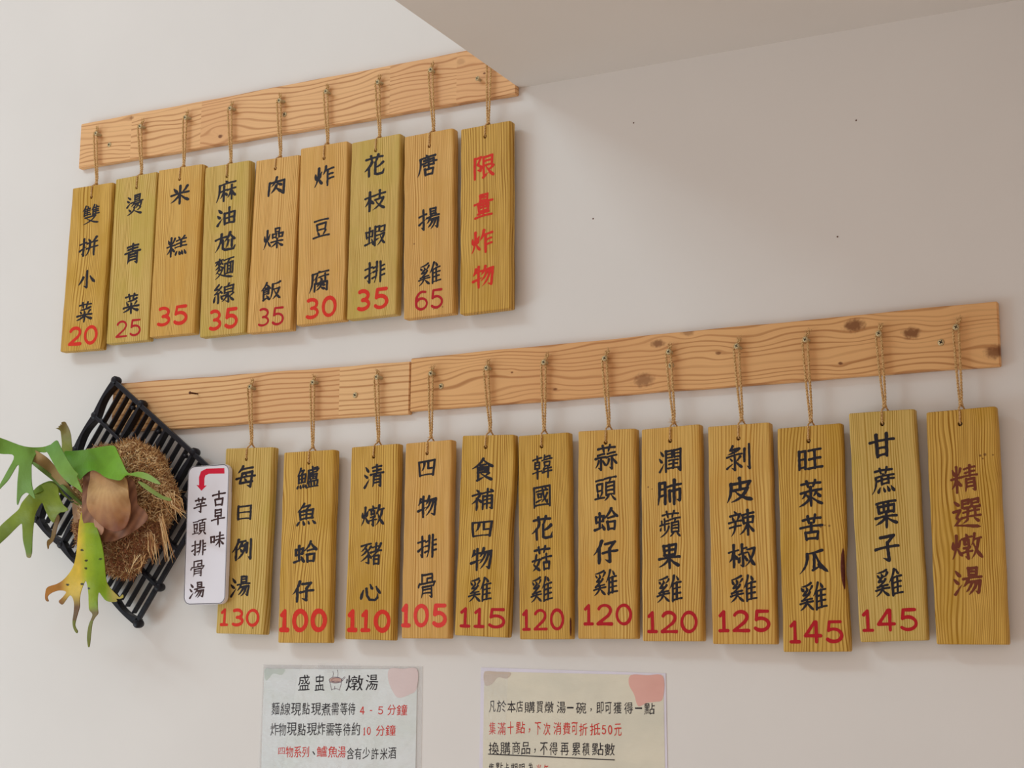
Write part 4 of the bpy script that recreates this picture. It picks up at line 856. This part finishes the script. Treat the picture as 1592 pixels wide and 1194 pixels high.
n1, loc1, at1, quad1 = notice('notice', 'left laminated notice with a drawn soup pot and waiting times in red', 390, 1020, 5.49,
    [(409, 1033.5), (657, 1036), (653.5, 1262), (400, 1262)], [(411, 1039.7), (648.7, 1040.4), (645, 1255), (404, 1255)], POSTER1,
    dict(sleeve=M_SLEEVE1, paper=M_PAPER1),
    [('pink_blob', [(1185, 109), (1300, 108), (1418, 113), (1414, 280), (1350, 330), (1260, 356), (1210, 300), (1172, 200)], M_PINK1), ('sage_leaf', [(120, 112), (200, 112), (290, 112), (262, 160), (190, 150), (130, 210)], M_SAGE)], 1.06, [])
n2, loc2, at2, quad2 = notice('notice', 'right laminated notice with white border, underlined third line and salmon corner', 730, 1020, 4.824,
    [(747.6, 1037.6), (1034.7, 1047), (1038.5, 1262), (744, 1262)], [(752.8, 1043.8), (1031, 1050), (1035, 1255), (749.5, 1255)], POSTER2,
    dict(sleeve=M_SLEEVE, paper=M_PAPER2),
    [('salmon_blob', [(1212, 142), (1330, 144), (1449, 151), (1449, 318), (1390, 343), (1330, 350), (1265, 375), (1235, 290), (1195, 210)], M_PINK), ('taupe_blob', [(112, 120), (210, 118), (310, 125), (280, 168), (215, 160), (165, 212), (116, 216)], M_TAUPE)], 1.09,
    [((140, 735), (1088, 779), .0007)])
def soup_pot():
    L = [arc(735, 205, 45, 20, 0, 360, 24), [(672, 215), (690, 290)] + arc(722, 292, 32, 14, 180, 360, 10) + [(768, 250), (776, 195)], arc(722, 232, 50, 18, 190, 350, 12), [(770, 205), (800, 175), (805, 180), (778, 215)],
         [(700, 180), (705, 150), (700, 130)], [(740, 178), (744, 150), (738, 118)], [(716, 255), (716, 285)], arc(722, 205, 54, 26, 0, 360, 24)]
    mb = MB()
    for P in L: mb.tube([(*loc1(*at1(u, v))[:1], -.00108, loc1(*at1(u, v))[2]) for u, v in P], .00032, 5)
    o = mb.build('soup_pot_drawing', M_LINE, n1)
    quad1('soup_fill', [at1(*p) for p in arc(722, 205, 50, 23, 0, 360, 20)[:-1]][::-1], -.00104, -.0006, M_SOUP)
soup_pot()
for q, P in ((quad1, [(494, 1030.8), (560, 1031.5), (560, 1043), (494, 1042)]), (quad1, [(412, 1034), (470, 1033), (462, 1052), (412, 1052)]), (quad1, [(411, 1052), (462, 1052), (440, 1194), (405, 1194)]), (quad1, [(505, 1041.5), (538, 1041.5), (535, 1046), (506, 1046)])):
    q('tape', P, -.0013, -.0011, M_TAPE)
for P in ([(748.5, 1037), (792, 1038.5), (792, 1045), (748.5, 1043)], [(753, 1048), (790, 1048), (786, 1150), (751, 1150)]): quad2('tape', P, -.0013, -.0011, M_TAPE)
for px, py in ((985, 191), (922, 340), (1302, 368), (1331, 187)):
    p = bp(px, py, Y_WALL-.0002); mb = MB(); mb.lathe([(.0012, 0), (.0009, .0004)], 8, Matrix.Translation(p) @ Matrix.Rotation(math.pi/2, 4, 'X')); mb.build('nail_hole', M_RUST, WALL)

# ------------------------------------------------------------------ black plastic tray hung cornerwise
YT = 2.0472
def tray():
    A, B, Cc, Dd = (bp(*p, YT) for p in ((177, 593), (341, 743), (211, 967), (56, 806)))   # top, right, bottom, left
    root = empty('plastic_tray', (Cc[0], YT+.02, Cc[2])); tag(root, 'dark plastic slatted tray hung cornerwise on the wall behind the fern', 'tray')
    o = np.array(root.location)
    def P(u, v, d=0.0):
        """u along the upper right side, v down the left side, d depth toward the wall"""
        p = (1-u)*(1-v)*A + u*(1-v)*B + u*v*Cc + (1-u)*v*Dd - o; return np.array([p[0], p[1]+d, p[2]])
    def bar(mb, a, b, w0, w1, d0, d1, n=10, wf=None):
        """flat bar from a to b (u,v): half widths across, depth d0..d1"""
        a3, b3 = P(*a), P(*b); t = (b3-a3)/np.linalg.norm(b3-a3); s = np.cross(t, [0, 1, 0]); vs = []
        for i in range(n+1):
            k = i/n; p = a3+(b3-a3)*k; q0, q1 = (w0, w1) if wf is None else wf(k)
            for sd, dd in ((-q0, d0), (q1, d0), (q1*.75, d1), (-q0*.75, d1)): vs.append(p + s*sd + [0, dd, 0])
        fs = [(i*4+j, i*4+(j+1) % 4, (i+1)*4+(j+1) % 4, (i+1)*4+j) for i in range(n) for j in range(4)] + [(3, 2, 1, 0), (4*n, 4*n+1, 4*n+2, 4*n+3)]
        mb.add(vs, fs)
    def finish(o, bv=.0007):
        m = o.modifiers.new('bevel', 'BEVEL'); m.width = bv; m.segments = 2; m.limit_method = 'ANGLE'; return o
    dep = .0155
    for (a, b, kind) in (((0, 0), (1, 0), 0), ((1, 0), (1, 1), 0), ((0, 1), (1, 1), 1), ((0, 0), (0, 1), 1)):
        mb = MB()
        if kind == 0:
            bar(mb, a, b, .0042, .0042, 0, .007, 12); 
        else:
            sg = 1 if a == (0, 1) else -1
            def wf(k, sg=sg):
                s = abs(math.sin(4*math.pi*k)); outw = .0068 - .0085*s**1.3; inw = .0062+.0022*s
                return (inw, outw) if sg < 0 else (inw, outw)
            # outer side is the left of the picture for both scalloped sides
            bar(mb, a, b, 0, 0, 0, dep, 48, wf if a == (0, 1) else (lambda k: wf(k)[::-1]) if False else wf)
        finish(mb.build('rim', M_PLASTIC, root))
    for u, v in ((0, 0), (0, .25), (0, .5), (0, .75), (0, 1), (.25, 0), (.75, 0), (1, .25), (1, .75), (.25, 1), (.5, 1), (.75, 1), (1, 1)):
        mb = MB(); ov = .006; c = P(u + (ov if u == 1 else -ov if u == 0 else 0), v + (ov if v == 1 else -ov if v == 0 else 0), 0); M = Matrix.Translation(c) @ Matrix.Rotation(-math.pi/2, 4, 'X')
        e = np.array([(.004 if u == 1 else -.004 if u == 0 else 0), 0, 0])
        mb.lathe([(.0030, -.0012), (.0064, -.0002), (.0076, .002), (.0076, .010), (.0060, .0145)], 12, M); mb.build('knuckle', M_PLASTIC, root, True)
    sl = MB()
    for i in range(1, 16):
        if i % 4 == 0: continue
        bar(sl, (i/16, .015), (i/16, .985), .0014, .0014, .003, .0145, 4)
    finish(sl.build('slats', M_PLASTIC, root), .0005)
    for u in (.25, .5, .75):
        mb = MB(); bar(mb, (u, .01), (u, .99), 0, 0, .0005, .0150, 40, lambda k: (.0028+.0024*math.sin(4*math.pi*k)**2, .0028+.0012*math.sin(4*math.pi*k)**2)); finish(mb.build('broad_slat', M_PLASTIC, root), .0006)
        for v in (.01, .26, .74):
            m2 = MB(); m2.lathe([(.001, -.0012), (.0030, -.0006), (.0038, .001), (.0038, .006)], 12, Matrix.Translation(P(u-.035, v+.035)) @ Matrix.Rotation(-math.pi/2, 4, 'X')); m2.build('stud', M_PLASTIC, root, True)
    for v in (.25, .5, .75):
        mb = MB(); bar(mb, (.01, v), (.99, v), .0030, .0030, -.0006, .012, 12); finish(mb.build('cross_bar', M_PLASTIC, root))
    return root
tray()

# ------------------------------------------------------------------ staghorn fern
def attr_mat(name, rough=.45, trans=.0, vein=True):
    m, nt, b = new_mat(name, rough=rough); N = NT(nt); a = N.n('ShaderNodeVertexColor', layer_name='tint'); x, y, z = N.xyz()
    k = N.noise(N.vec(x, y, z), 45, 3); c = N.mix(N.m('MULTIPLY', N.ramp(k, .3, .75), .22), a.outputs[0], srgb(70, 96, 22) if vein else srgb(96, 58, 36))
    nt.links.new(c, b.inputs['Base Color']); N.bump(b, N.noise(N.vec(x, y, z), 160, 3), .0012, .5)
    return m
M_LEAF = attr_mat('fern_leaf'); M_SHIELD = attr_mat('papery_shield_frond', .6, vein=False)
fern_base = bp(134, 787, 2.0)
fern = empty('staghorn_fern', (fern_base[0], 2.0456, fern_base[2])); FO = np.array(fern.location)
tag(fern, 'mounted staghorn fern with green antler fronds and brown moss on the black tray', 'fern')
def frond(name, pieces, mat, thick=.0011, cell=1.5):
    """pieces: (outline px, depth points [(px,py,y)], colour function or rgb, smooth)"""
    V = []; Fs = []; Cs = []
    for P, dp, colf, sm in pieces:
        P = smooth_poly(P, 7 if sm is True else sm); lo, hi = P.min(0)-3, P.max(0)+3
        xs = np.arange(lo[0], hi[0], cell); ys = np.arange(lo[1], hi[1], cell)
        v, f = march(poly_field(P, xs, ys), xs, ys); dp_ = np.array(dp, float); n0 = len(V)
        for x, y in v:
            d2 = (dp_[:, 0]-x)**2 + (dp_[:, 1]-y)**2 + 60; wgt = 1/d2**1.25; dep = (wgt*dp_[:, 2]).sum()/wgt.sum()
            V.append(bp(x, y, dep)-FO); Cs.append(colf(x, y) if callable(colf) else colf)
        Fs += [tuple(i+n0 for i in q)[::-1] for q in f]
    V = [tuple(p) for p in V]
    o = mesh_obj(name, V, Fs, mat, fern, True)
    ca = o.data.color_attributes.new('tint', 'FLOAT_COLOR', 'POINT')
    ca.data.foreach_set('color', np.array([(*c, 1) for c in Cs], dtype=np.float32).ravel())
    s = o.modifiers.new('thickness', 'SOLIDIFY'); s.thickness = thick; s.offset = 0
    return o
def mixc(a, b, t): t = min(1, max(0, t)); return tuple(p+(q-p)*t for p, q in zip(a, b))
G1, G2, G3, OL, BR, YG, YL, TAN = srgb(110, 152, 58), srgb(86, 140, 30), srgb(122, 160, 88), srgb(138, 134, 72), srgb(112, 74, 40), srgb(166, 182, 34), srgb(222, 186, 62), srgb(176, 148, 104)
def grad(a, b, p, q):
    p, q = np.array(p, float), np.array(q, float); d = q-p
    return lambda x, y: mixc(a, b, ((np.array([x, y])-p) @ d)/(d @ d))
# long frond reaching left, forked in lobes
frond('frond', [
 ([(134.5, 788), (118, 768), (98, 742), (78, 716), (64, 705), (53, 700), (46, 707), (52, 720), (66, 728), (84, 744), (104, 765), (124, 785)], [(134, 787, 1.992), (90, 735, 1.955), (55, 705, 1.935)], grad(srgb(150, 130, 82), srgb(170, 138, 92), (134, 787), (55, 705)), True),
 ([(134, 789), (112, 774), (88, 752), (64, 733), (50, 721), (52, 718), (68, 728), (92, 748), (116, 770)], [(134, 787, 1.990), (90, 750, 1.957), (50, 718, 1.93)], srgb(98, 128, 60), True),
 ([(81, 691), (66, 695), (38, 694), (0, 680.5), (-45, 668), (-60, 684), (-20, 700), (0, 705.5), (22, 709), (10, 735), (-8, 768), (3, 757), (14, 745), (29, 722), (27, 752), (26.5, 786), (33, 772), (41, 766), (48, 770), (55, 775.5), (50, 755), (49, 735), (50, 720), (58, 704), (72, 703)],
  [(66, 698, 1.938), (30, 705, 1.925), (-40, 680, 1.90), (0, 760, 1.915), (40, 770, 1.93)], grad(G1, G3, (30, 700), (40, 780)), 4),
 ([(70, 697), (78, 692), (88, 684.5), (92, 690), (97, 700), (106, 716), (116, 731), (122, 737), (120, 741), (124, 752), (128.5, 766), (118, 758), (108, 752), (94, 738), (84, 722), (76, 707)], [(72, 698, 1.935), (90, 690, 1.930), (105, 730, 1.925), (127, 765, 1.935)], grad(srgb(104, 150, 72), srgb(132, 172, 70), (85, 690), (125, 760)), 4)], M_LEAF)
# wide drooping frond over the shield
def c2(x, y): return mixc(mixc(G2, srgb(118, 170, 46), (x-110)/80), srgb(146, 176, 96), (x-196)/40)
frond('frond', [
 ([(100, 702), (112, 701), (130, 699.5), (150, 696), (165, 693.5), (178, 693.5), (184, 705), (192, 722), (200, 735.5), (214, 733.5), (226, 735), (238, 741), (250, 752), (243, 752), (228, 746), (212, 741), (197, 739), (188, 746.5), (176, 745.5), (164, 742), (154, 735), (146, 731.5), (138, 733.5), (130, 740), (125, 746), (120, 740), (114, 728), (104, 712)],
  [(110, 705, 1.985), (150, 700, 1.955), (180, 695, 1.958), (190, 744, 1.945), (145, 733, 1.958), (125, 742, 1.972), (240, 742, 1.955)], c2, 4),
 ([(214, 748), (226, 752), (240, 762), (254, 771), (266, 775), (264, 779), (250, 775), (236, 767), (222, 757)], [(214, 748, 1.958), (266, 777, 1.962)], srgb(128, 146, 70), True)], M_LEAF)
# upright stub behind
frond('frond', [([(97, 703), (96.5, 690), (95, 676), (93, 669), (86.5, 666), (92, 664.5), (89.5, 662), (94, 662.5), (93, 659.5), (97, 660.5), (95, 657), (101, 655.5), (104, 660), (108, 668), (110.5, 678), (111.5, 690), (111.5, 703)],
  [(104, 700, 1.995), (105, 660, 2.01), (88, 665, 1.995)], grad(srgb(134, 142, 62), srgb(130, 112, 66), (104, 700), (100, 657)), 4)], M_LEAF)
# lower left forked frond
def c4(x, y): return mixc(mixc(srgb(132, 150, 48), srgb(112, 140, 66), (y-800)/60), srgb(150, 138, 96), (y-858)/10)
frond('frond', [
 ([(134, 787), (118, 782), (104, 772), (92, 758), (82, 748), (70, 750), (58, 757), (50, 766), (48, 772), (60, 766), (76, 762), (92, 766), (106, 776), (122, 786)], [(134, 787, 1.995), (80, 752, 1.975), (52, 768, 1.965)], srgb(120, 148, 52), True),
 ([(50, 764), (62, 756), (78, 750), (90, 757), (92, 770), (98, 784), (106, 792), (100, 796), (93, 797), (88, 804), (83, 812.5), (76, 804), (70, 792), (66, 782), (62, 785.5), (57, 795), (54, 806), (51, 830), (50, 853), (49.5, 860), (47, 867), (42, 866), (40, 857), (36, 840), (35, 822), (33.5, 814), (24, 822), (8, 838), (-20, 862), (-40, 870), (-24, 846), (0, 818.5), (18, 802), (29, 792), (34, 782), (42, 772)],
  [(75, 757, 1.972), (90, 780, 1.968), (83, 810, 1.978), (40, 790, 1.955), (45, 862, 1.962), (-20, 856, 1.93)], c4, 4)], M_LEAF)
frond('dry_tip', [([(90, 800), (93, 806), (89, 820), (86, 833), (82, 842), (76.5, 848), (75.8, 854), (74.5, 854), (73, 846), (74, 840), (79, 836), (81, 826), (85, 812)], [(90, 800, 1.972), (75, 852, 1.985)], grad(BR, srgb(140, 110, 60), (90, 805), (75, 850)), True)], M_LEAF)
# yellowing frond hanging down
def c5(x, y):
    t = (y-795)/190; cx = 137 + 4*t; side = (x-cx)/16
    c = mixc(YG, srgb(128, 160, 22), side*.9+.35); c = mixc(c, YL, -side*1.3-.25)
    if x < 108: c = mixc(c, srgb(176, 112, 34), (108-x)/14)
    if x > 164: c = mixc(c, srgb(176, 160, 72), (x-164)/12)
    if y > 925 and x < 130: c = mixc(c, BR, (y-925)/18)
    if y > 942 and x >= 130: c = mixc(c, srgb(118, 92, 30), (y-942)/10)
    if y > 965: c = mixc(c, srgb(120, 128, 44), .8)
    for sx, sy in ((128, 855.5), (134.5, 871.5), (134, 883.5), (156.5, 869), (105.5, 909), (128, 908), (138, 915)):
        if math.hypot((x-sx)/1.5, y-sy) < 1.7: c = srgb(46, 38, 20)
    return c
frond('frond', [([(129.5, 793), (134, 793), (139, 799), (146, 810), (152, 824), (157, 840), (160.5, 856), (162.5, 872), (164, 890), (166, 904), (170, 912), (176, 919), (182, 925), (186, 928.5), (191, 924), (191.5, 929), (186, 931), (181, 931), (182, 935), (172, 936), (164, 933), (159, 927), (154, 921), (152, 930), (152, 945), (152.5, 954), (148, 960), (144, 968), (142, 982), (139.5, 1004), (137, 1005), (135.5, 990), (138, 972), (144, 956), (139, 948), (138, 936), (137.5, 922), (136, 910), (133.5, 903), (130, 909), (126, 920), (124, 932), (124, 944), (120, 958), (117, 972), (121, 981), (119, 984.5), (114.5, 977), (113, 966), (115, 950), (115, 935), (111, 926), (107, 927), (102, 934), (97, 940), (91.5, 935), (98, 928), (103, 920), (92, 918), (80, 922), (74, 928), (76, 935), (71, 933), (70.5, 923), (74, 913), (88, 908), (98, 902), (108, 891), (115, 878), (119, 860), (121, 838), (123, 815), (126, 800)],
  [(132, 795, 1.985), (140, 840, 1.962), (138, 900, 1.958), (75, 920, 1.965), (140, 1000, 1.985), (118, 975, 1.98), (185, 930, 1.972)], c5, 4)], M_LEAF, cell=1.1)
# papery brown shield fronds
def dome(cx, cy, rx, ry, y0, b):
    return [(cx+rx*r*math.cos(a), cy+ry*r*math.sin(a), y0-b*(1-r*r)) for r in (0, .35, .65, .9) for a in np.linspace(0, 2*math.pi, 9)[:-1]]
S1, S2, S3 = srgb(158, 110, 72), srgb(126, 84, 62), srgb(196, 158, 124)
def cs1(x, y):
    a = math.atan2(y-740, x-165); q = math.hypot(x-168, y-740)
    return mixc(mixc(srgb(172, 122, 78), srgb(206, 168, 116), .9-abs(y-764)/34 + .07*math.sin(a*34)), srgb(128, 76, 50), (q-58)/26 + .14*math.sin(a*26+q*.05))
def cs2(x, y): return mixc(S2, srgb(150, 104, 76), .5+.5*math.sin(x*.5+.3*y))
frond('shield_frond', [([(131, 735), (144, 732), (168, 736), (194, 741), (208, 747), (213, 768), (214, 783), (226, 795), (230, 806), (217, 820), (194, 834), (172, 842), (150, 838), (130, 812), (128, 780), (129, 758)], dome(176, 785, 56, 56, 1.992, .030), cs2, True)], M_SHIELD, .0016)
frond('shield_frond', [([(143.6, 730), (167, 735), (194.5, 742), (200.5, 772), (203.5, 795), (195, 820), (176, 826), (156, 815), (137, 792), (136, 768), (140, 745)], dome(170, 778, 38, 50, 1.978, .030), cs1, True)], M_SHIELD, .0016)
frond('shield_frond', [([(113, 783), (122, 780), (133, 787), (134, 800), (128, 815), (121, 826), (115, 808)], [(113, 785, 2.008), (133, 790, 1.984), (122, 824, 2.005)], S3, True), ([(150, 800), (158, 806), (162, 822), (157, 832), (150, 824), (146, 810)], [(150, 802, 1.972), (158, 828, 1.968)], srgb(186, 140, 112), True)], M_SHIELD)
# root ball of moss with loose fibres
def root_ball():
    c = bp(197, 787, 2.0456)-FO; n, k = 40, 22; V = []; Fs = []
    rx, rz, ry = .104, .110, .056
    rgn = np.random.default_rng(5); ph = rgn.uniform(0, 6, 12)
    def rad(a): return 1 + .05*math.sin(3*a+.6) + .035*math.sin(5*a+2) + .03*math.sin(9*a+1)
    def surf(a, e):
        r = rad(a); b = .08*math.sin(7*a+5*e+ph[0]) + .06*math.sin(11*a-8*e+ph[1])
        return c + np.array([rx*r*math.cos(a)*math.cos(e), -ry*(math.sin(e)*(1+b)), rz*r*math.sin(a)*math.cos(e)])
    for j in range(k+1):
        e = (math.pi/2)*j/k
        for i in range(n): V.append(surf(2*math.pi*i/n, e) + rgn.normal(0, .0012, 3))
    Fs = [(j*n+i, j*n+(i+1) % n, (j+1)*n+(i+1) % n, (j+1)*n+i) for j in range(k) for i in range(n)] + [tuple(range(n))[::-1]]
    m, nt, b = new_mat('brown_moss', rough=.95); N = NT(nt); x, y, z = N.xyz(); q = N.noise(N.vec(x, y, z), 190, 4, .7)
    nt.links.new(N.mix(N.ramp(q, .35, .65), srgb(104, 70, 46), srgb(186, 146, 100)), b.inputs['Base Color']); N.bump(b, q, .004, 1.0)
    o = mesh_obj('root_ball', V, Fs, m, fern, True)
    cols = [srgb(228, 196, 144), srgb(212, 174, 122), srgb(190, 146, 98), srgb(150, 104, 68), srgb(238, 212, 166), srgb(176, 122, 86)]
    fm, nt, b = new_mat('moss_fibre', rough=.9); a = nt.nodes.new('ShaderNodeVertexColor'); a.layer_name = 'tint'; nt.links.new(a.outputs[0], b.inputs['Base Color'])
    mb = MB(); C = []
    for _ in range(9500):
        an = rgn.uniform(0, 2*math.pi); e = math.asin(rgn.uniform(.06, 1)**1.0) if rgn.random() < .8 else rgn.uniform(.06, .5)
        p = surf(an, e); nrm = (p-c)/np.array([rx, ry, rz]); nrm /= np.linalg.norm(nrm)
        d = rgn.normal(0, 1, 3); d -= nrm*d.dot(nrm)*.75; d /= np.linalg.norm(d); L = rgn.uniform(.005, .016); r = rgn.uniform(.0005, .0012)
        bn = rgn.normal(0, .35, 3)
        pts = [p - d*L*.5 - nrm*.001, p + nrm*rgn.uniform(.0005, .0055), p + d*L*.5 + bn*L*.4]
        low = (math.sin(an) < -.35) and rgn.random() < .8; n0 = len(mb.v); mb.tube(pts, [r*.5, r, r*.4], 3, False)
        col = cols[rgn.integers(2, 6) if low else rgn.integers(0, 5)]
        if low: col = mixc(col, srgb(150, 96, 74), .5)
        C += [col]*(len(mb.v)-n0)
    for _ in range(1900):      # ragged rim
        an = rgn.uniform(0, 2*math.pi); p = surf(an, rgn.uniform(.06, .3)); out_ = np.array([math.cos(an), -rgn.uniform(.1, .7), math.sin(an)]) + rgn.normal(0, .45, 3); out_ /= np.linalg.norm(out_)
        L = rgn.uniform(.006, .018); r = rgn.uniform(.0004, .0010); n0 = len(mb.v); mb.tube([p - out_*L*.3, p + out_*L*.4 + rgn.normal(0, .0012, 3), p + out_*L*.8 + rgn.normal(0, .002, 3)], [r*.6, r, r*.4], 3, False)
        C += [cols[rgn.integers(2, 6) if math.sin(an) < -.3 else rgn.integers(0, 4)]]*(len(mb.v)-n0)
    for (x0, y0, x1, y1, k_) in ((262, 770, 283, 798, 26), (235, 830, 240, 876, 12), (250, 800, 262, 868, 12), (215, 860, 205, 886, 6)):   # hanging tufts
        for _ in range(k_):
            j = rgn.normal(0, 4.2, 4); a_ = bp(x0+j[0], y0+j[1], 1.985)-FO; b_ = bp(x1+j[2], y1+j[3], 2.000)-FO; n0 = len(mb.v)
            mb.tube([a_, (a_+b_)/2+rgn.normal(0, .003, 3), b_], [.0005, .0008, .0003], 3, False); C += [cols[rgn.integers(0, 5)]]*(len(mb.v)-n0)
    f = mb.build('moss_fibres', fm, fern); f['kind'] = 'stuff'
    ca = f.data.color_attributes.new('tint', 'FLOAT_COLOR', 'POINT'); ca.data.foreach_set('color', np.array([(*q, 1) for q in C], dtype=np.float32).ravel())
root_ball()
